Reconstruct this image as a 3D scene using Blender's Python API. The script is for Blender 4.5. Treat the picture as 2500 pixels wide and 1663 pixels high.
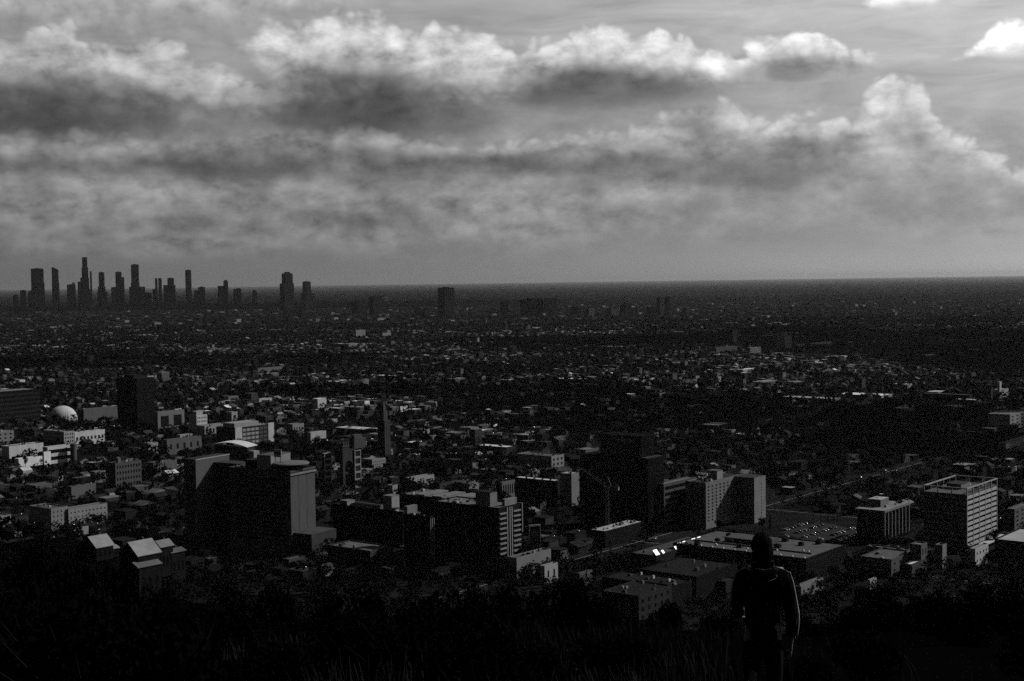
import bpy, bmesh, math, random
import numpy as np
from mathutils import Vector, Matrix, noise as mnoise

# ------------------------------------------------------------------ scene, camera, sky, sun
for o in list(bpy.data.objects):
    bpy.data.objects.remove(o)
SC = bpy.context.scene
COL = SC.collection
R = math.radians
random.seed(7)
rng = np.random.default_rng(11)

CAM_H = 190.0            # eye height above the city plain, metres
LENS = 50.0
PXW, PXH = 2500.0, 1663.0
F = LENS / 36.0 * PXW    # focal length in photograph pixels
CX, CY = PXW / 2, PXH / 2
HORIZON = 687.0          # row of the true horizon in the middle of the picture
ROLL = 0.014             # the camera is held a little tilted
PITCH = math.atan((CY - HORIZON) / F)

cam_d = bpy.data.cameras.new('camera')
cam_d.lens = LENS
cam_d.sensor_width = 36.0
cam_d.clip_start = 0.5
cam_d.clip_end = 250000.0
cam = bpy.data.objects.new('camera', cam_d)
cam.location = (0, 0, CAM_H)
cam.rotation_euler = (Matrix.Rotation(math.pi / 2 - PITCH, 3, 'X') @ Matrix.Rotation(-ROLL, 3, 'Z')).to_euler()
COL.objects.link(cam)
SC.camera = cam

SUN_AZ, SUN_EL = 70.0, 35.0      # degrees right of the view direction, degrees up
SUNV = Vector((math.sin(R(SUN_AZ)) * math.cos(R(SUN_EL)), math.cos(R(SUN_AZ)) * math.cos(R(SUN_EL)), math.sin(R(SUN_EL))))
sun_d = bpy.data.lights.new('sun', 'SUN')
sun_d.energy = 5.0
sun_d.angle = R(0.5)
sun_d.color = (1.0, 1.0, 1.0)
sun = bpy.data.objects.new('sun', sun_d)
sun.rotation_euler = SUNV.to_track_quat('Z', 'Y').to_euler()
sun.location = SUNV * 5000
COL.objects.link(sun)

HAZE_D = 0.9e-5           # haze, per metre
SC.render.engine = 'CYCLES'
SC.view_settings.view_transform = 'Standard'
SC.view_settings.look = 'None'
SC.view_settings.gamma = 1.0
SC.view_settings.exposure = 0.0
SC.view_settings.use_curve_mapping = False
SC.cycles.max_bounces = 4
SC.cycles.diffuse_bounces = 0
SC.cycles.glossy_bounces = 2
SC.cycles.transmission_bounces = 2
SC.cycles.volume_bounces = 0
SC.cycles.transparent_max_bounces = 6
SC.cycles.use_denoising = False
SC.cycles.use_adaptive_sampling = True
SC.cycles.adaptive_threshold = 0.03
SC.cycles.adaptive_min_samples = 32
try:
    SC.cycles.denoiser = 'OPENIMAGEDENOISE'
except Exception:
    pass

# ---- world: Nishita sky seen in black and white, with banks of cumulus
W = bpy.data.worlds.new('World')
SC.world = W
W.use_nodes = True
NT = W.node_tree
NT.nodes.clear()


class N:
    """A small wrapper so that node maths can be written as expressions."""
    def __init__(self, sock):
        self.s = sock

    @staticmethod
    def math(op, *a, clamp=False):
        n = NT.nodes.new('ShaderNodeMath')
        n.operation = op
        n.use_clamp = clamp
        for i, v in enumerate(a):
            if isinstance(v, N):
                NT.links.new(v.s, n.inputs[i])
            else:
                n.inputs[i].default_value = v
        return N(n.outputs[0])

    def __add__(s, o): return N.math('ADD', s, o)
    __radd__ = __add__
    def __sub__(s, o): return N.math('SUBTRACT', s, o)
    def __rsub__(s, o): return N.math('SUBTRACT', o, s)
    def __mul__(s, o): return N.math('MULTIPLY', s, o)
    __rmul__ = __mul__
    def __truediv__(s, o): return N.math('DIVIDE', s, o)


def ramp(v, a, b, lo=0.0, hi=1.0, smooth=True):
    n = NT.nodes.new('ShaderNodeMapRange')
    n.interpolation_type = 'SMOOTHSTEP' if smooth else 'LINEAR'
    n.clamp = True
    NT.links.new(v.s, n.inputs['Value'])
    for k, x in (('From Min', a), ('From Max', b), ('To Min', lo), ('To Max', hi)):
        if isinstance(x, N):
            NT.links.new(x.s, n.inputs[k])
        else:
            n.inputs[k].default_value = x
    return N(n.outputs[0])


def curve(v01, pts):
    """float curve through (x, y) points, both 0..1"""
    n = NT.nodes.new('ShaderNodeFloatCurve')
    c = n.mapping.curves[0]
    pts = sorted(pts)
    c.points[0].location = pts[0]
    c.points[1].location = pts[-1]
    for p in pts[1:-1]:
        c.points.new(*p)
    n.mapping.update()
    NT.links.new(v01.s, n.inputs['Value'])
    return N(n.outputs[0])


def mixv(a, b, t):
    return a + (b - a) * t


try:
    W.cycles.sampling_method = 'MANUAL'
    W.cycles.sample_map_resolution = 256
except Exception:
    pass
tc = NT.nodes.new('ShaderNodeTexCoord')
sep = NT.nodes.new('ShaderNodeSeparateXYZ')
NT.links.new(tc.outputs['Generated'], sep.inputs[0])
DX, DY, DZ = (N(sep.outputs[i]) for i in range(3))
AZ = N.math('ARCTAN2', DX, DY) * (180 / math.pi)
EL = N.math('ARCSINE', DZ) * (180 / math.pi)


cmb = NT.nodes.new('ShaderNodeCombineXYZ')
NT.links.new(AZ.s, cmb.inputs[0])
NT.links.new(EL.s, cmb.inputs[1])


def wnoise(scale, detail, rough=0.55, squash=1.8, off=0.0, dist=0.0, dx=0.0, dy=0.0):
    m = NT.nodes.new('ShaderNodeMapping')
    k = scale * math.pi / 180
    m.inputs['Scale'].default_value = (k, k * squash, 1)
    m.inputs['Location'].default_value = (off + dx * k, off * 0.7 + dy * k * squash, 0)
    NT.links.new(cmb.outputs[0], m.inputs['Vector'])
    n = NT.nodes.new('ShaderNodeTexNoise')
    n.noise_dimensions = '2D'
    n.inputs['Distortion'].default_value = dist
    n.inputs['Scale'].default_value = 1.0
    n.inputs['Detail'].default_value = detail
    n.inputs['Roughness'].default_value = rough
    NT.links.new(m.outputs[0], n.inputs['Vector'])
    return N(n.outputs[0])


n_big = wnoise(9, 3, 0.5, 2.0, 3.1) - 0.5
n_mid = wnoise(26, 4, 0.58, 1.7, 7.7) - 0.5
n_fine = wnoise(85, 4, 0.64, 1.3, 1.9) - 0.5
n_streak = wnoise(11, 4, 0.6, 5.5, 5.2, dist=0.4) - 0.5
n_lit = n_mid - (wnoise(26, 4, 0.58, 1.7, 7.7, dx=0.30, dy=0.34) - 0.5)      # relief: the side turned to the sun is brighter
n_puff = N.math('ABSOLUTE', wnoise(29, 1, 0.5, 1.25, 2.2) - 0.5) * 2.6 + N.math('ABSOLUTE', wnoise(74, 1, 0.5, 1.15, 8.4) - 0.5) * 1.3 - 0.42

SPAN = 46.0
az_w = N.math('PINGPONG', AZ + SPAN / 2, SPAN) / SPAN      # the cloud banks go on all round


def ax(x):      # column of the (2357 wide) study copy -> 0..1 over SPAN
    return (math.degrees(math.atan((x * 1.0607 - CX) / F)) + SPAN / 2) / SPAN


def ey(y):      # row of the study copy -> elevation in degrees
    return math.degrees(math.atan((HORIZON - y * 1.0607) / F))


EMAX = 14.0


def ang(x):      # column -> bearing in degrees
    return math.degrees(math.atan((x * 1.0607 - CX) / F))


BEAR = az_w * SPAN - SPAN / 2          # bearing folded into the width of the banks


def bank(sky, top, base, span, bright, dark, edge=0.3, puff=0.8, mid=0.8, soft=0.45, alpha=1.0, feather=60, shade=(0.12, 0.8), relief=1.5):
    """one bank of cloud: crisp heaped top, shaded flat base; top and base are (column, row) points"""
    t = curve(az_w, [(min(1, max(0, ax(x))), max(0.0, ey(y)) / EMAX) for x, y in top]) * EMAX
    bs = curve(az_w, [(min(1, max(0, ax(x))), max(0.0, ey(y)) / EMAX) for x, y in base]) * EMAX if isinstance(base, list) else ey(base)
    d = t - EL + n_puff * puff - n_mid * (mid * 0.7) - n_fine * 0.22
    a = ramp(d, 0.0, edge)
    rel = (t - EL - n_mid * (mid * 0.7) - n_big * 0.6) / N.math('MAXIMUM', t - bs, 0.5)
    fd = feather / 60.6
    a = a * (1.0 - ramp(rel + n_streak * soft * 0.6 + n_mid * 0.5, 1.0 - soft, 1.0 + soft * 0.5)) * alpha
    if span[0] > -200:
        a = a * ramp(BEAR + n_mid * 2.2 + n_big * 1.5, ang(span[0]) - fd / 2, ang(span[0]) + fd / 2)
    if span[1] < 2500:
        a = a * ramp(BEAR + n_mid * 2.2 + n_big * 1.5, ang(span[1]) + fd / 2, ang(span[1]) - fd / 2)
    sh = ramp(rel + n_mid * 0.75 + n_big * 0.75 + n_streak * 0.2 - n_puff * 0.12, shade[0], shade[1])
    lum = mixv(bright, dark, sh) * (1.0 + n_fine * 0.32 + n_lit * relief + n_puff * 0.30)
    return mixv(sky, lum * GAIN, a)


skyt = NT.nodes.new('ShaderNodeTexSky')
skyt.sky_type = 'NISHITA'
skyt.sun_disc = False
skyt.sun_elevation = R(SUN_EL)
skyt.sun_rotation = R(SUN_AZ)
skyt.altitude = 200
skyt.air_density = 1.0
skyt.dust_density = 2.0
skyt.ozone_density = 1.0
sc_ = NT.nodes.new('ShaderNodeSeparateColor')
NT.links.new(skyt.outputs[0], sc_.inputs[0])
red = N(sc_.outputs[0])                    # what a red filter on black and white film sees
red = N.math('MINIMUM', N.math('POWER', red * 0.5, 1.7), 2.4)     # film contrast
SKY_K = 0.12
# thin veil of high cloud, and brighter air towards the sun side
sun_off = N.math('PINGPONG', AZ - SUN_AZ, 180.0)          # degrees away from the sun's bearing
GAIN = curve(sun_off / 180.0, [(0.0, 1.0), (0.22, 0.92), (0.29, 0.72), (0.40, 0.47), (0.52, 0.345), (0.64, 0.24), (0.8, 0.13), (1.0, 0.10)]) * 2.1
sky = red * SKY_K
veil = ramp(EL, 2.0, 11.0, 0.12, 0.40) * GAIN * (1.0 + n_streak * 0.9 + n_big * 0.5) * (1.0 - ramp(EL, 11.0, 22.0))
sky = mixv(sky, veil * 1.15, ramp(EL, 22.0, 9.0, 0.0, 0.72))
# broken cloud everywhere behind the banks
field = GAIN * ramp(n_mid + n_big * 0.7 + n_streak * 0.25, -0.22, 0.22, 0.44, 0.20) * (1.0 + n_lit * 1.8 + n_fine * 0.3)
sky = mixv(sky, field, ramp(EL, 0.3, 2.2) * ramp(EL, 8.5, 4.5) * ramp(BEAR, 11.0, -5.0, 0.35, 0.85))
# upper left high cloud
sky = bank(sky, [(-120, -20), (300, -40), (900, -40), (2480, -40)], [(-120, 120), (400, 130), (850, 60), (2480, 60)], (-300, 850), 0.72, 0.34, edge=1.2, puff=0.4, mid=1.6, soft=0.9, alpha=0.75, feather=160)
# two white scraps at the upper right
sky = bank(sky, [(-120, 0), (2010, 8), (2060, -14), (2140, -14), (2190, 2), (2480, 20)], 52, (2015, 2190), 1.0, 0.85, edge=0.5, puff=0.35, mid=0.45, soft=0.55, feather=50, alpha=0.95)
sky = bank(sky, [(-120, 150), (2235, 148), (2290, 114), (2357, 104), (2480, 90)], 172, (2235, 2600), 1.0, 0.8, edge=0.45, puff=0.5, mid=0.5, soft=0.5, feather=50, alpha=0.95)
# the small cumulus right of the middle
sky = bank(sky, [(-120, 160), (1690, 142), (1740, 112), (1790, 94), (1850, 80), (1900, 88), (1945, 108), (1985, 130), (2480, 150)], 212, (1695, 1985), 0.68, 0.22, edge=0.4, puff=0.8, mid=0.55, soft=0.5, feather=60, shade=(0.2, 0.75))
# the main bank across the top
sky = bank(sky, [(-120, 80), (560, 70), (760, 28), (830, 16), (905, 34), (1010, 58), (1060, 48), (1120, 72), (1180, 106), (1230, 94), (1300, 80), (1390, 50),
                 (1440, 72), (1475, 94), (1525, 78), (1570, 86), (1620, 110), (1680, 135), (2480, 150)],
           [(-120, 300), (600, 290), (1000, 315), (1200, 262), (1600, 240), (2480, 235)], (610, 1690), 0.66, 0.12, edge=0.5, puff=0.8, mid=0.75, soft=0.6, feather=110, shade=(0.26, 1.0))
# the left bank
sky = bank(sky, [(-120, 110), (40, 98), (100, 78), (150, 62), (205, 84), (240, 104), (300, 100), (350, 88), (400, 96), (460, 118), (530, 150), (620, 180), (2480, 200)],
           [(-120, 325), (400, 320), (620, 300), (2480, 300)], (-300, 640), 0.58, 0.10, edge=0.5, puff=0.85, mid=0.95, soft=0.6, feather=200, alpha=0.96, shade=(0.26, 1.0))
# right hand cumulus tower and its train
sky = bank(sky, [(-120, 330), (1940, 300), (1990, 246), (2040, 208), (2090, 192), (2125, 216), (2145, 262), (2180, 308), (2235, 334), (2290, 374), (2360, 412), (2480, 440)],
           [(-120, 430), (1950, 430), (2200, 430), (2357, 470), (2480, 480)], (1975, 2600), 0.52, 0.32, edge=0.5, puff=0.85, mid=0.65, soft=0.7, feather=90, alpha=0.75)
# the middle bank
sky = bank(sky, [(-120, 330), (980, 340), (1080, 330), (1160, 312), (1300, 300), (1440, 292), (1510, 268), (1570, 246), (1640, 230), (1690, 234), (1720, 268), (1750, 284),
                 (1830, 278), (1930, 282), (2030, 300), (2480, 320)],
           [(-120, 430), (1200, 420), (1560, 440), (1950, 420), (2480, 420)], (1080, 2010), 0.42, 0.17, edge=0.5, puff=0.8, mid=0.9, soft=0.6, feather=160, alpha=0.92)
# left middle bank, bright tops and flat dark bases
sky = bank(sky, [(-120, 300), (60, 302), (180, 300), (300, 316), (420, 310), (560, 312), (700, 292), (780, 278), (860, 284), (960, 306), (1080, 320), (2480, 330)],
           [(-120, 412), (500, 415), (900, 420), (2480, 420)], (-300, 1080), 0.40, 0.14, edge=0.5, puff=0.7, mid=0.95, soft=0.5, feather=160, alpha=0.92)
# low layers
sky = bank(sky, [(-120, 420), (300, 414), (600, 430), (900, 420), (1200, 430), (1500, 415), (1800, 430), (2480, 440)], 560, (-300, 1500), 0.31, 0.18, edge=0.6, puff=0.7, mid=1.2, soft=0.9, feather=700, alpha=0.7, relief=2.0)
sky = bank(sky, [(-120, 530), (100, 540), (260, 525), (480, 530), (700, 520), (1000, 505), (1300, 490), (2480, 520)], 610, (-300, 1300), 0.27, 0.165, edge=0.7, puff=0.7, mid=1.2, soft=0.9, feather=400, alpha=0.65, relief=2.2)
# shaded bellies of the banks
def belly(sky, x, y, rx, ry, k):
    u = (BEAR + n_big * 2.5 + n_mid * 1.5 - ang(x)) * (60.6 / (rx * 1.0607))
    v = (EL + n_mid * 0.9 + n_streak * 0.5 - ey(y)) * (60.6 / (ry * 1.0607))
    return sky * (1.0 - ramp(u * u + v * v, 1.6, 0.0) * k)


for q in ((830, 225, 270, 88, .58), (1380, 205, 260, 50, .50), (130, 250, 280, 80, .58), (560, 372, 200, 46, .46), (1700, 405, 220, 40, .34), (1850, 355, 150, 30, .32),
          (1840, 178, 75, 26, .38), (1000, 285, 200, 40, .25), (1600, 290, 50, 38, .30), (1250, 372, 240, 34, .38), (700, 500, 300, 50, .16), (2120, 362, 70, 30, .25)):
    sky = belly(sky, *q)
# near the horizon everything melts into the haze
low = ramp(EL, 2.6, 0.2) * 0.8
sky = mixv(sky, N.math('POWER', GAIN, 1.7) * 0.23, low)
bg = NT.nodes.new('ShaderNodeBackground')
NT.links.new(sky.s, bg.inputs[0])
bg.inputs[1].default_value = 1.0
wout = NT.nodes.new('ShaderNodeOutputWorld')
NT.links.new(bg.outputs[0], wout.inputs[0])

# ------------------------------------------------------------------ helpers
CP, SP = math.cos(PITCH), math.sin(PITCH)


CR, SR = math.cos(ROLL), math.sin(ROLL)


def project(P):
    X, Y, Z = P[0], P[1], P[2] - CAM_H
    d = Y * CP - Z * SP
    x, y = F * X / d, -F * (Y * SP + Z * CP) / d
    return CX + x * CR + y * SR, CY - x * SR + y * CR


def ray(px, py):
    dx, dy = px - CX, py - CY
    a, b = (dx * CR - dy * SR) / F, -(dx * SR + dy * CR) / F
    return Vector((a, CP + b * SP, -SP + b * CP))


def at_z(px, py, z=0.0):
    """the point of the horizontal plane z seen at that pixel of the photograph"""
    d = ray(px, py)
    t = (z - CAM_H) / d.z
    return Vector((d.x * t, d.y * t, z))


def at_y(px, py, Y):
    """the point at distance Y seen at that pixel"""
    d = ray(px, py)
    t = Y / d.y
    return Vector((d.x * t, Y, CAM_H + d.z * t))


_PY = [-6000, -1500, -600, -100, -6, 0, 6, 12.7, 20, 30, 45, 60, 100, 200, 350, 500, 650, 760, 1e6]
_PZ = [300, 310, 285, 216, 188.9, 188.4, 187.3, 185.83, 184.6, 182.3, 178.4, 171.5, 153, 104, 48, 17, 4, 0, 0]


def hill(x, y):
    z = np.interp(y, _PY, _PZ)
    near = np.clip((900 - y) / 200.0, 0, 1)
    z = z + near * np.clip((y - 30) / 200.0, 0, 1) * np.clip((760 - y) / 300, 0, 1) * 5.0 * np.sin(x * 0.021 + y * 0.013) * np.cos(x * 0.009 - y * 0.017)
    z = z + 69.0 * np.exp(-(((x + 215) / 95.0) ** 2 + ((y - 655) / 95.0) ** 2))
    z = z + 10.0 * np.exp(-(((x + 330) / 120.0) ** 2 + ((y - 560) / 120.0) ** 2))
    z = z + np.where((y > -40) & (y < 70), 0.16 * np.sin(x * 1.7 + y * 0.6) * np.cos(y * 1.1 - x * 0.4) + 0.25 * np.sin(x * 0.33 + 1.0) * np.sin(y * 0.21), 0.0)
    return z


def paint(a):           # house paint tones: the whites stand well clear of the greys
    return a * ALB * (0.72 + 1.15 * a)


_mats = {}
ALB = 0.36


def mat(alb, rough=0.85, var=0.22, scale=0.25, spec=0.25, stretch=(1, 1, 0.35), metallic=0.0, bump=0.0, name=None):
    alb = paint(alb)
    key = (round(alb, 4), rough, var, scale, spec, stretch, metallic, bump)
    if key in _mats:
        return _mats[key]
    m = bpy.data.materials.new(name or 'grey_%03d' % len(_mats))
    m.use_nodes = True
    nt = m.node_tree
    b = nt.nodes['Principled BSDF']
    b.inputs['Roughness'].default_value = rough
    b.inputs['Specular IOR Level'].default_value = 0.0 if rough > .74 else spec
    b.inputs['Metallic'].default_value = metallic
    tcn = nt.nodes.new('ShaderNodeTexCoord')
    mp = nt.nodes.new('ShaderNodeMapping')
    mp.inputs['Scale'].default_value = stretch
    geo = nt.nodes.new('ShaderNodeNewGeometry')
    nt.links.new(geo.outputs['Position'], mp.inputs['Vector'])
    nz = nt.nodes.new('ShaderNodeTexNoise')
    nz.inputs['Scale'].default_value = scale
    nz.inputs['Detail'].default_value = 4
    nz.inputs['Roughness'].default_value = 0.65
    nt.links.new(mp.outputs[0], nz.inputs['Vector'])
    mr = nt.nodes.new('ShaderNodeMapRange')
    mr.inputs['From Min'].default_value = 0.25
    mr.inputs['From Max'].default_value = 0.75
    mr.inputs['To Min'].default_value = alb * (1 - var)
    mr.inputs['To Max'].default_value = alb * (1 + var)
    nt.links.new(nz.outputs[0], mr.inputs['Value'])
    nt.links.new(mr.outputs[0], b.inputs['Base Color'])
    if bump:
        bp = nt.nodes.new('ShaderNodeBump')
        bp.inputs['Strength'].default_value = bump
        nt.links.new(nz.outputs[0], bp.inputs['Height'])
        nt.links.new(bp.outputs[0], b.inputs['Normal'])
    _mats[key] = m
    return m


def wallm(a): return mat(a, 0.85, 0.16, 0.22, 0.2)
def roofm(a): return mat(a, 0.9, 0.28, 0.14, 0.15, (1, 1, 1))
GLASS = mat(0.012, 0.22, 0.3, 0.08, 0.35, (1, 1, 1), name='dark_glass')
DARKM = mat(0.02, 0.6, 0.2, 0.3, 0.2, name='dark_paint')


class MB:
    def __init__(self):
        self.v, self.f = [], []

    def box(self, x0, x1, y0, y1, z0, z1):
        n = len(self.v)
        self.v += [(x0, y0, z0), (x1, y0, z0), (x1, y1, z0), (x0, y1, z0), (x0, y0, z1), (x1, y0, z1), (x1, y1, z1), (x0, y1, z1)]
        self.f += [(n, n + 3, n + 2, n + 1), (n + 4, n + 5, n + 6, n + 7), (n, n + 1, n + 5, n + 4), (n + 1, n + 2, n + 6, n + 5), (n + 2, n + 3, n + 7, n + 6), (n + 3, n, n + 4, n + 7)]
        return self

    def bar(self, a, b, w, h=None):
        """a square bar from a to b"""
        a, b = Vector(a), Vector(b)
        h = h or w
        d = (b - a).normalized()
        s = d.cross(Vector((0, 0, 1)))
        s = s.normalized() if s.length > 1e-4 else Vector((1, 0, 0))
        u = s.cross(d).normalized()
        n = len(self.v)
        for p in (a, b):
            for i, j in ((-1, -1), (1, -1), (1, 1), (-1, 1)):
                self.v.append(tuple(p + s * (i * w / 2) + u * (j * h / 2)))
        self.f += [(n, n + 1, n + 2, n + 3), (n + 7, n + 6, n + 5, n + 4)]
        for i in range(4):
            j = (i + 1) % 4
            self.f.append((n + i, n + 4 + i, n + 4 + j, n + j))
        return self

    def tube(self, pts, rad, seg=8):
        """tapered tube through the points"""
        n0 = len(self.v)
        pts = [Vector(p) for p in pts]
        for k, p in enumerate(pts):
            d = (pts[min(k + 1, len(pts) - 1)] - pts[max(k - 1, 0)]).normalized()
            s = d.orthogonal().normalized() if abs(d.z) < 0.99 else Vector((1, 0, 0))
            u = d.cross(s).normalized()
            r = rad[k] if isinstance(rad, (list, tuple)) else rad
            for i in range(seg):
                t = 2 * math.pi * i / seg
                self.v.append(tuple(p + s * (math.cos(t) * r) + u * (math.sin(t) * r)))
        for k in range(len(pts) - 1):
            for i in range(seg):
                a = n0 + k * seg + i
                b = n0 + k * seg + (i + 1) % seg
                self.f.append((a, b, b + seg, a + seg))
        self.f.append(tuple(n0 + i for i in range(seg))[::-1])
        self.f.append(tuple(n0 + (len(pts) - 1) * seg + i for i in range(seg)))
        return self

    def lathe(self, prof, cx=0, cy=0, seg=32):
        """surface of revolution, prof = [(r, z)] from bottom to top"""
        n0 = len(self.v)
        for r, z in prof:
            for i in range(seg):
                t = 2 * math.pi * i / seg
                self.v.append((cx + math.cos(t) * r, cy + math.sin(t) * r, z))
        for k in range(len(prof) - 1):
            for i in range(seg):
                a, b = n0 + k * seg + i, n0 + k * seg + (i + 1) % seg
                self.f.append((a, b, b + seg, a + seg))
        self.f.append(tuple(n0 + i for i in range(seg))[::-1])
        self.f.append(tuple(n0 + (len(prof) - 1) * seg + i for i in range(seg)))
        return self

    def poly(self, pts, z0, z1):
        n, k = len(self.v), len(pts)
        self.v += [(p[0], p[1], z0) for p in pts] + [(p[0], p[1], z1) for p in pts]
        self.f.append(tuple(range(n + k - 1, n - 1, -1)))
        self.f.append(tuple(range(n + k, n + 2 * k)))
        for i in range(k):
            j = (i + 1) % k
            self.f.append((n + i, n + j, n + k + j, n + k + i))
        return self

    def mesh(self, name, m, smooth=False):
        me = bpy.data.meshes.new(name)
        me.from_pydata(self.v, [], self.f)
        if m is not None:
            me.materials.append(m)
        if smooth:
            me.polygons.foreach_set('use_smooth', [True] * len(me.polygons))
        me.update()
        return me

    def build(self, name, m, parent=None, smooth=False):
        return link(name, self.mesh(name, m, smooth), parent)


def link(name, me, parent=None, loc=None):
    o = bpy.data.objects.new(name, me)
    COL.objects.link(o)
    if parent is not None:
        o.parent = parent
    if loc is not None:
        o.location = loc
    return o


def tag(o, label=None, cat=None, group=None, kind=None):
    if label: o['label'] = label
    if cat: o['category'] = cat
    if group: o['group'] = group
    if kind: o['kind'] = kind
    return o


def empty(name, loc, rz, label, cat, group=None):
    o = bpy.data.objects.new(name, None)
    o.empty_display_size = 2.0
    COL.objects.link(o)
    o.location = loc
    o.rotation_euler = (0, 0, rz)
    return tag(o, label, cat, group)


def copy_tree(o, parent=None):
    c = o.copy()
    COL.objects.link(c)
    if parent is not None:
        c.parent = parent
    for ch in o.children:
        copy_tree(ch, c)
    return c


def blk(e, name, m, x0, x1, y0, y1, z0, z1):
    return MB().box(x0, x1, y0, y1, z0, z1).build(name, m, e)


GRID = 52.0          # how far the street grid is turned against the view
FOOT = []            # footprints already taken: (corner, ex, ey, lx, ly)


class Bld:
    """A building frame: origin at the corner nearest the viewer; x runs along the sunny (right hand) face, y along the shaded (left hand) face."""
    def __init__(self, name, label, cat, xc, yb, xl, xr, yt, rot=GRID, z0=0.0, group=None, keep=True):
        th = R(rot)
        self.ex = Vector((math.cos(th), math.sin(th), 0))
        self.ey = Vector((-math.sin(th), math.cos(th), 0))
        self.C = at_z(xc, yb, z0)
        top = at_y(xc, yt, self.C.y)
        self.h = top.z - z0
        zm = z0 + self.h * 0.8 - CAM_H
        self.lx = self.reach(self.ex, xr, zm)
        self.ly = self.reach(self.ey, xl, zm)
        self.e = empty(name, self.C, th, label, cat, group)
        if keep:
            FOOT.append((self.C, self.ex, self.ey, self.lx, self.ly))

    def reach(self, d, px, zr):
        t0, t1 = 0.0, 600.0
        f0 = project(self.C + Vector((0, 0, zr + CAM_H - self.C.z)))[0] - px
        for _ in range(50):
            t = (t0 + t1) / 2
            q = self.C + d * t
            f = project((q.x, q.y, zr + CAM_H))[0] - px
            if (f > 0) == (f0 > 0):
                t0 = t
            else:
                t1 = t
        return max(1.0, t0)

    def x_at(self, px): return self.reach(self.ex, px, self.h * 0.8 - CAM_H)
    def y_at(self, px): return self.reach(self.ey, px, self.h * 0.8 - CAM_H)

    def shell(self, wall=0.3, roof=0.15, parapet=0.9, x0=0, x1=None, y0=0, y1=None, z0=0, z1=None, over=0.0):
        x1 = self.lx if x1 is None else x1
        y1 = self.ly if y1 is None else y1
        z1 = self.h if z1 is None else z1
        wm = wallm(wall) if not hasattr(wall, 'name') else wall
        rm = roofm(roof) if not hasattr(roof, 'name') else roof
        zt = z1 - parapet
        blk(self.e, 'wall', wm, x0, x1, y0, y1, z0, zt)
        t = min(0.5, (x1 - x0) * 0.1, (y1 - y0) * 0.1)
        blk(self.e, 'roof', rm, x0 + t + .01, x1 - t - .01, y0 + t + .01, y1 - t - .01, zt + .004, zt + 0.08)
        p = MB()
        p.box(x0 - over, x1 + over, y0 - over, y0 + t, zt + .003, z1).box(x0 - over, x1 + over, y1 - t, y1 + over, zt + .003, z1)
        p.box(x0 - over, x0 + t, y0 + t + .003, y1 - t - .003, zt + .003, z1 - .002).box(x1 - t, x1 + over, y0 + t + .003, y1 - t - .003, zt + .003, z1 - .002)
        p.build('parapet', wm, self.e)
        self.zr = zt + 0.08
        return self

    def units(self, n, smin=1.2, smax=3.5, tone=(0.05, 0.4), x0=0, x1=None, y0=0, y1=None, z=None):
        x1 = self.lx if x1 is None else x1
        y1 = self.ly if y1 is None else y1
        z = self.zr if z is None else z
        for _ in range(n):
            w, d, hh = random.uniform(smin, smax), random.uniform(smin, smax), random.uniform(smin * 0.6, smax * 0.7)
            if x1 - x0 < w + 2 or y1 - y0 < d + 2:
                continue
            x, y = random.uniform(x0 + 1, x1 - w - 1), random.uniform(y0 + 1, y1 - d - 1)
            MB().box(x, x + w, y, y + d, z + .003, z + hh).box(x + w * .2, x + w * .8, y + d * .2, y + d * .8, z + hh + .003, z + hh + .3).build('roof_unit', wallm(random.choice((0.06, 0.15, 0.3, 0.5))), self.e)
        return self

    def box_on(self, name, tone, x0, x1, y0, y1, hh, z=None, roof=None):
        z = self.zr if z is None else z
        o = blk(self.e, name, wallm(tone), x0, x1, y0, y1, z + .003, z + hh)
        if roof is not None:
            r = blk(o, 'roof', roofm(roof), x0 - .15, x1 + .15, y0 - .15, y1 + .15, z + hh + .003, z + hh + .25)
        return o

    def windows(self, face, nu, nz, u0, u1, z0, z1, wf=0.5, hf=0.5, m=None, depth=0.12, off=0.0, name='window', skip=None):
        """rows of window panes, one object each, on the sunny ('w') or the shaded ('n') face"""
        m = m or GLASS
        du, dz = (u1 - u0) / nu, (z1 - z0) / nz
        w, hh = du * wf, dz * hf
        me = (MB().box(-w / 2, w / 2, -depth / 2, depth / 2, 0, hh) if face == 'w' else MB().box(-depth / 2, depth / 2, -w / 2, w / 2, 0, hh)).mesh(name, m)
        for i in range(nu):
            for j in range(nz):
                if skip and skip(i, j):
                    continue
                u, z = u0 + (i + .5) * du, z0 + (j + .5) * dz - hh / 2
                link(name, me, self.e, (u, off, z) if face == 'w' else (off, u, z))
        return self

    def bars(self, face, nz, u0, u1, z0, z1, frac=0.45, tone=0.3, proud=0.35, name='spandrel', off=0.0):
        dz = (z1 - z0) / nz
        hh = dz * frac
        me = (MB().box(u0, u1, -proud, 0.05, 0, hh) if face == 'w' else MB().box(-proud, 0.05, u0, u1, 0, hh)).mesh(name, wallm(tone))
        for j in range(nz):
            link(name, me, self.e, (0, off, z0 + j * dz) if face == 'w' else (off, 0, z0 + j * dz))
        return self

    def fins(self, face, n, u0, u1, z0, z1, w=0.5, tone=0.3, proud=0.6, name='fin', off=0.0):
        me = (MB().box(-w / 2, w / 2, -proud, 0.05, z0, z1) if face == 'w' else MB().box(-proud, 0.05, -w / 2, w / 2, z0, z1)).mesh(name, wallm(tone))
        for i in range(n):
            u = u0 + (u1 - u0) * i / (n - 1)
            link(name, me, self.e, (u, off, 0) if face == 'w' else (off, u, 0))
        return self


# ------------------------------------------------------------------ ground
def spaced(lims):
    return np.concatenate([np.linspace(a, b, n, endpoint=False) for a, b, n in lims] + [[lims[-1][1]]])


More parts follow.
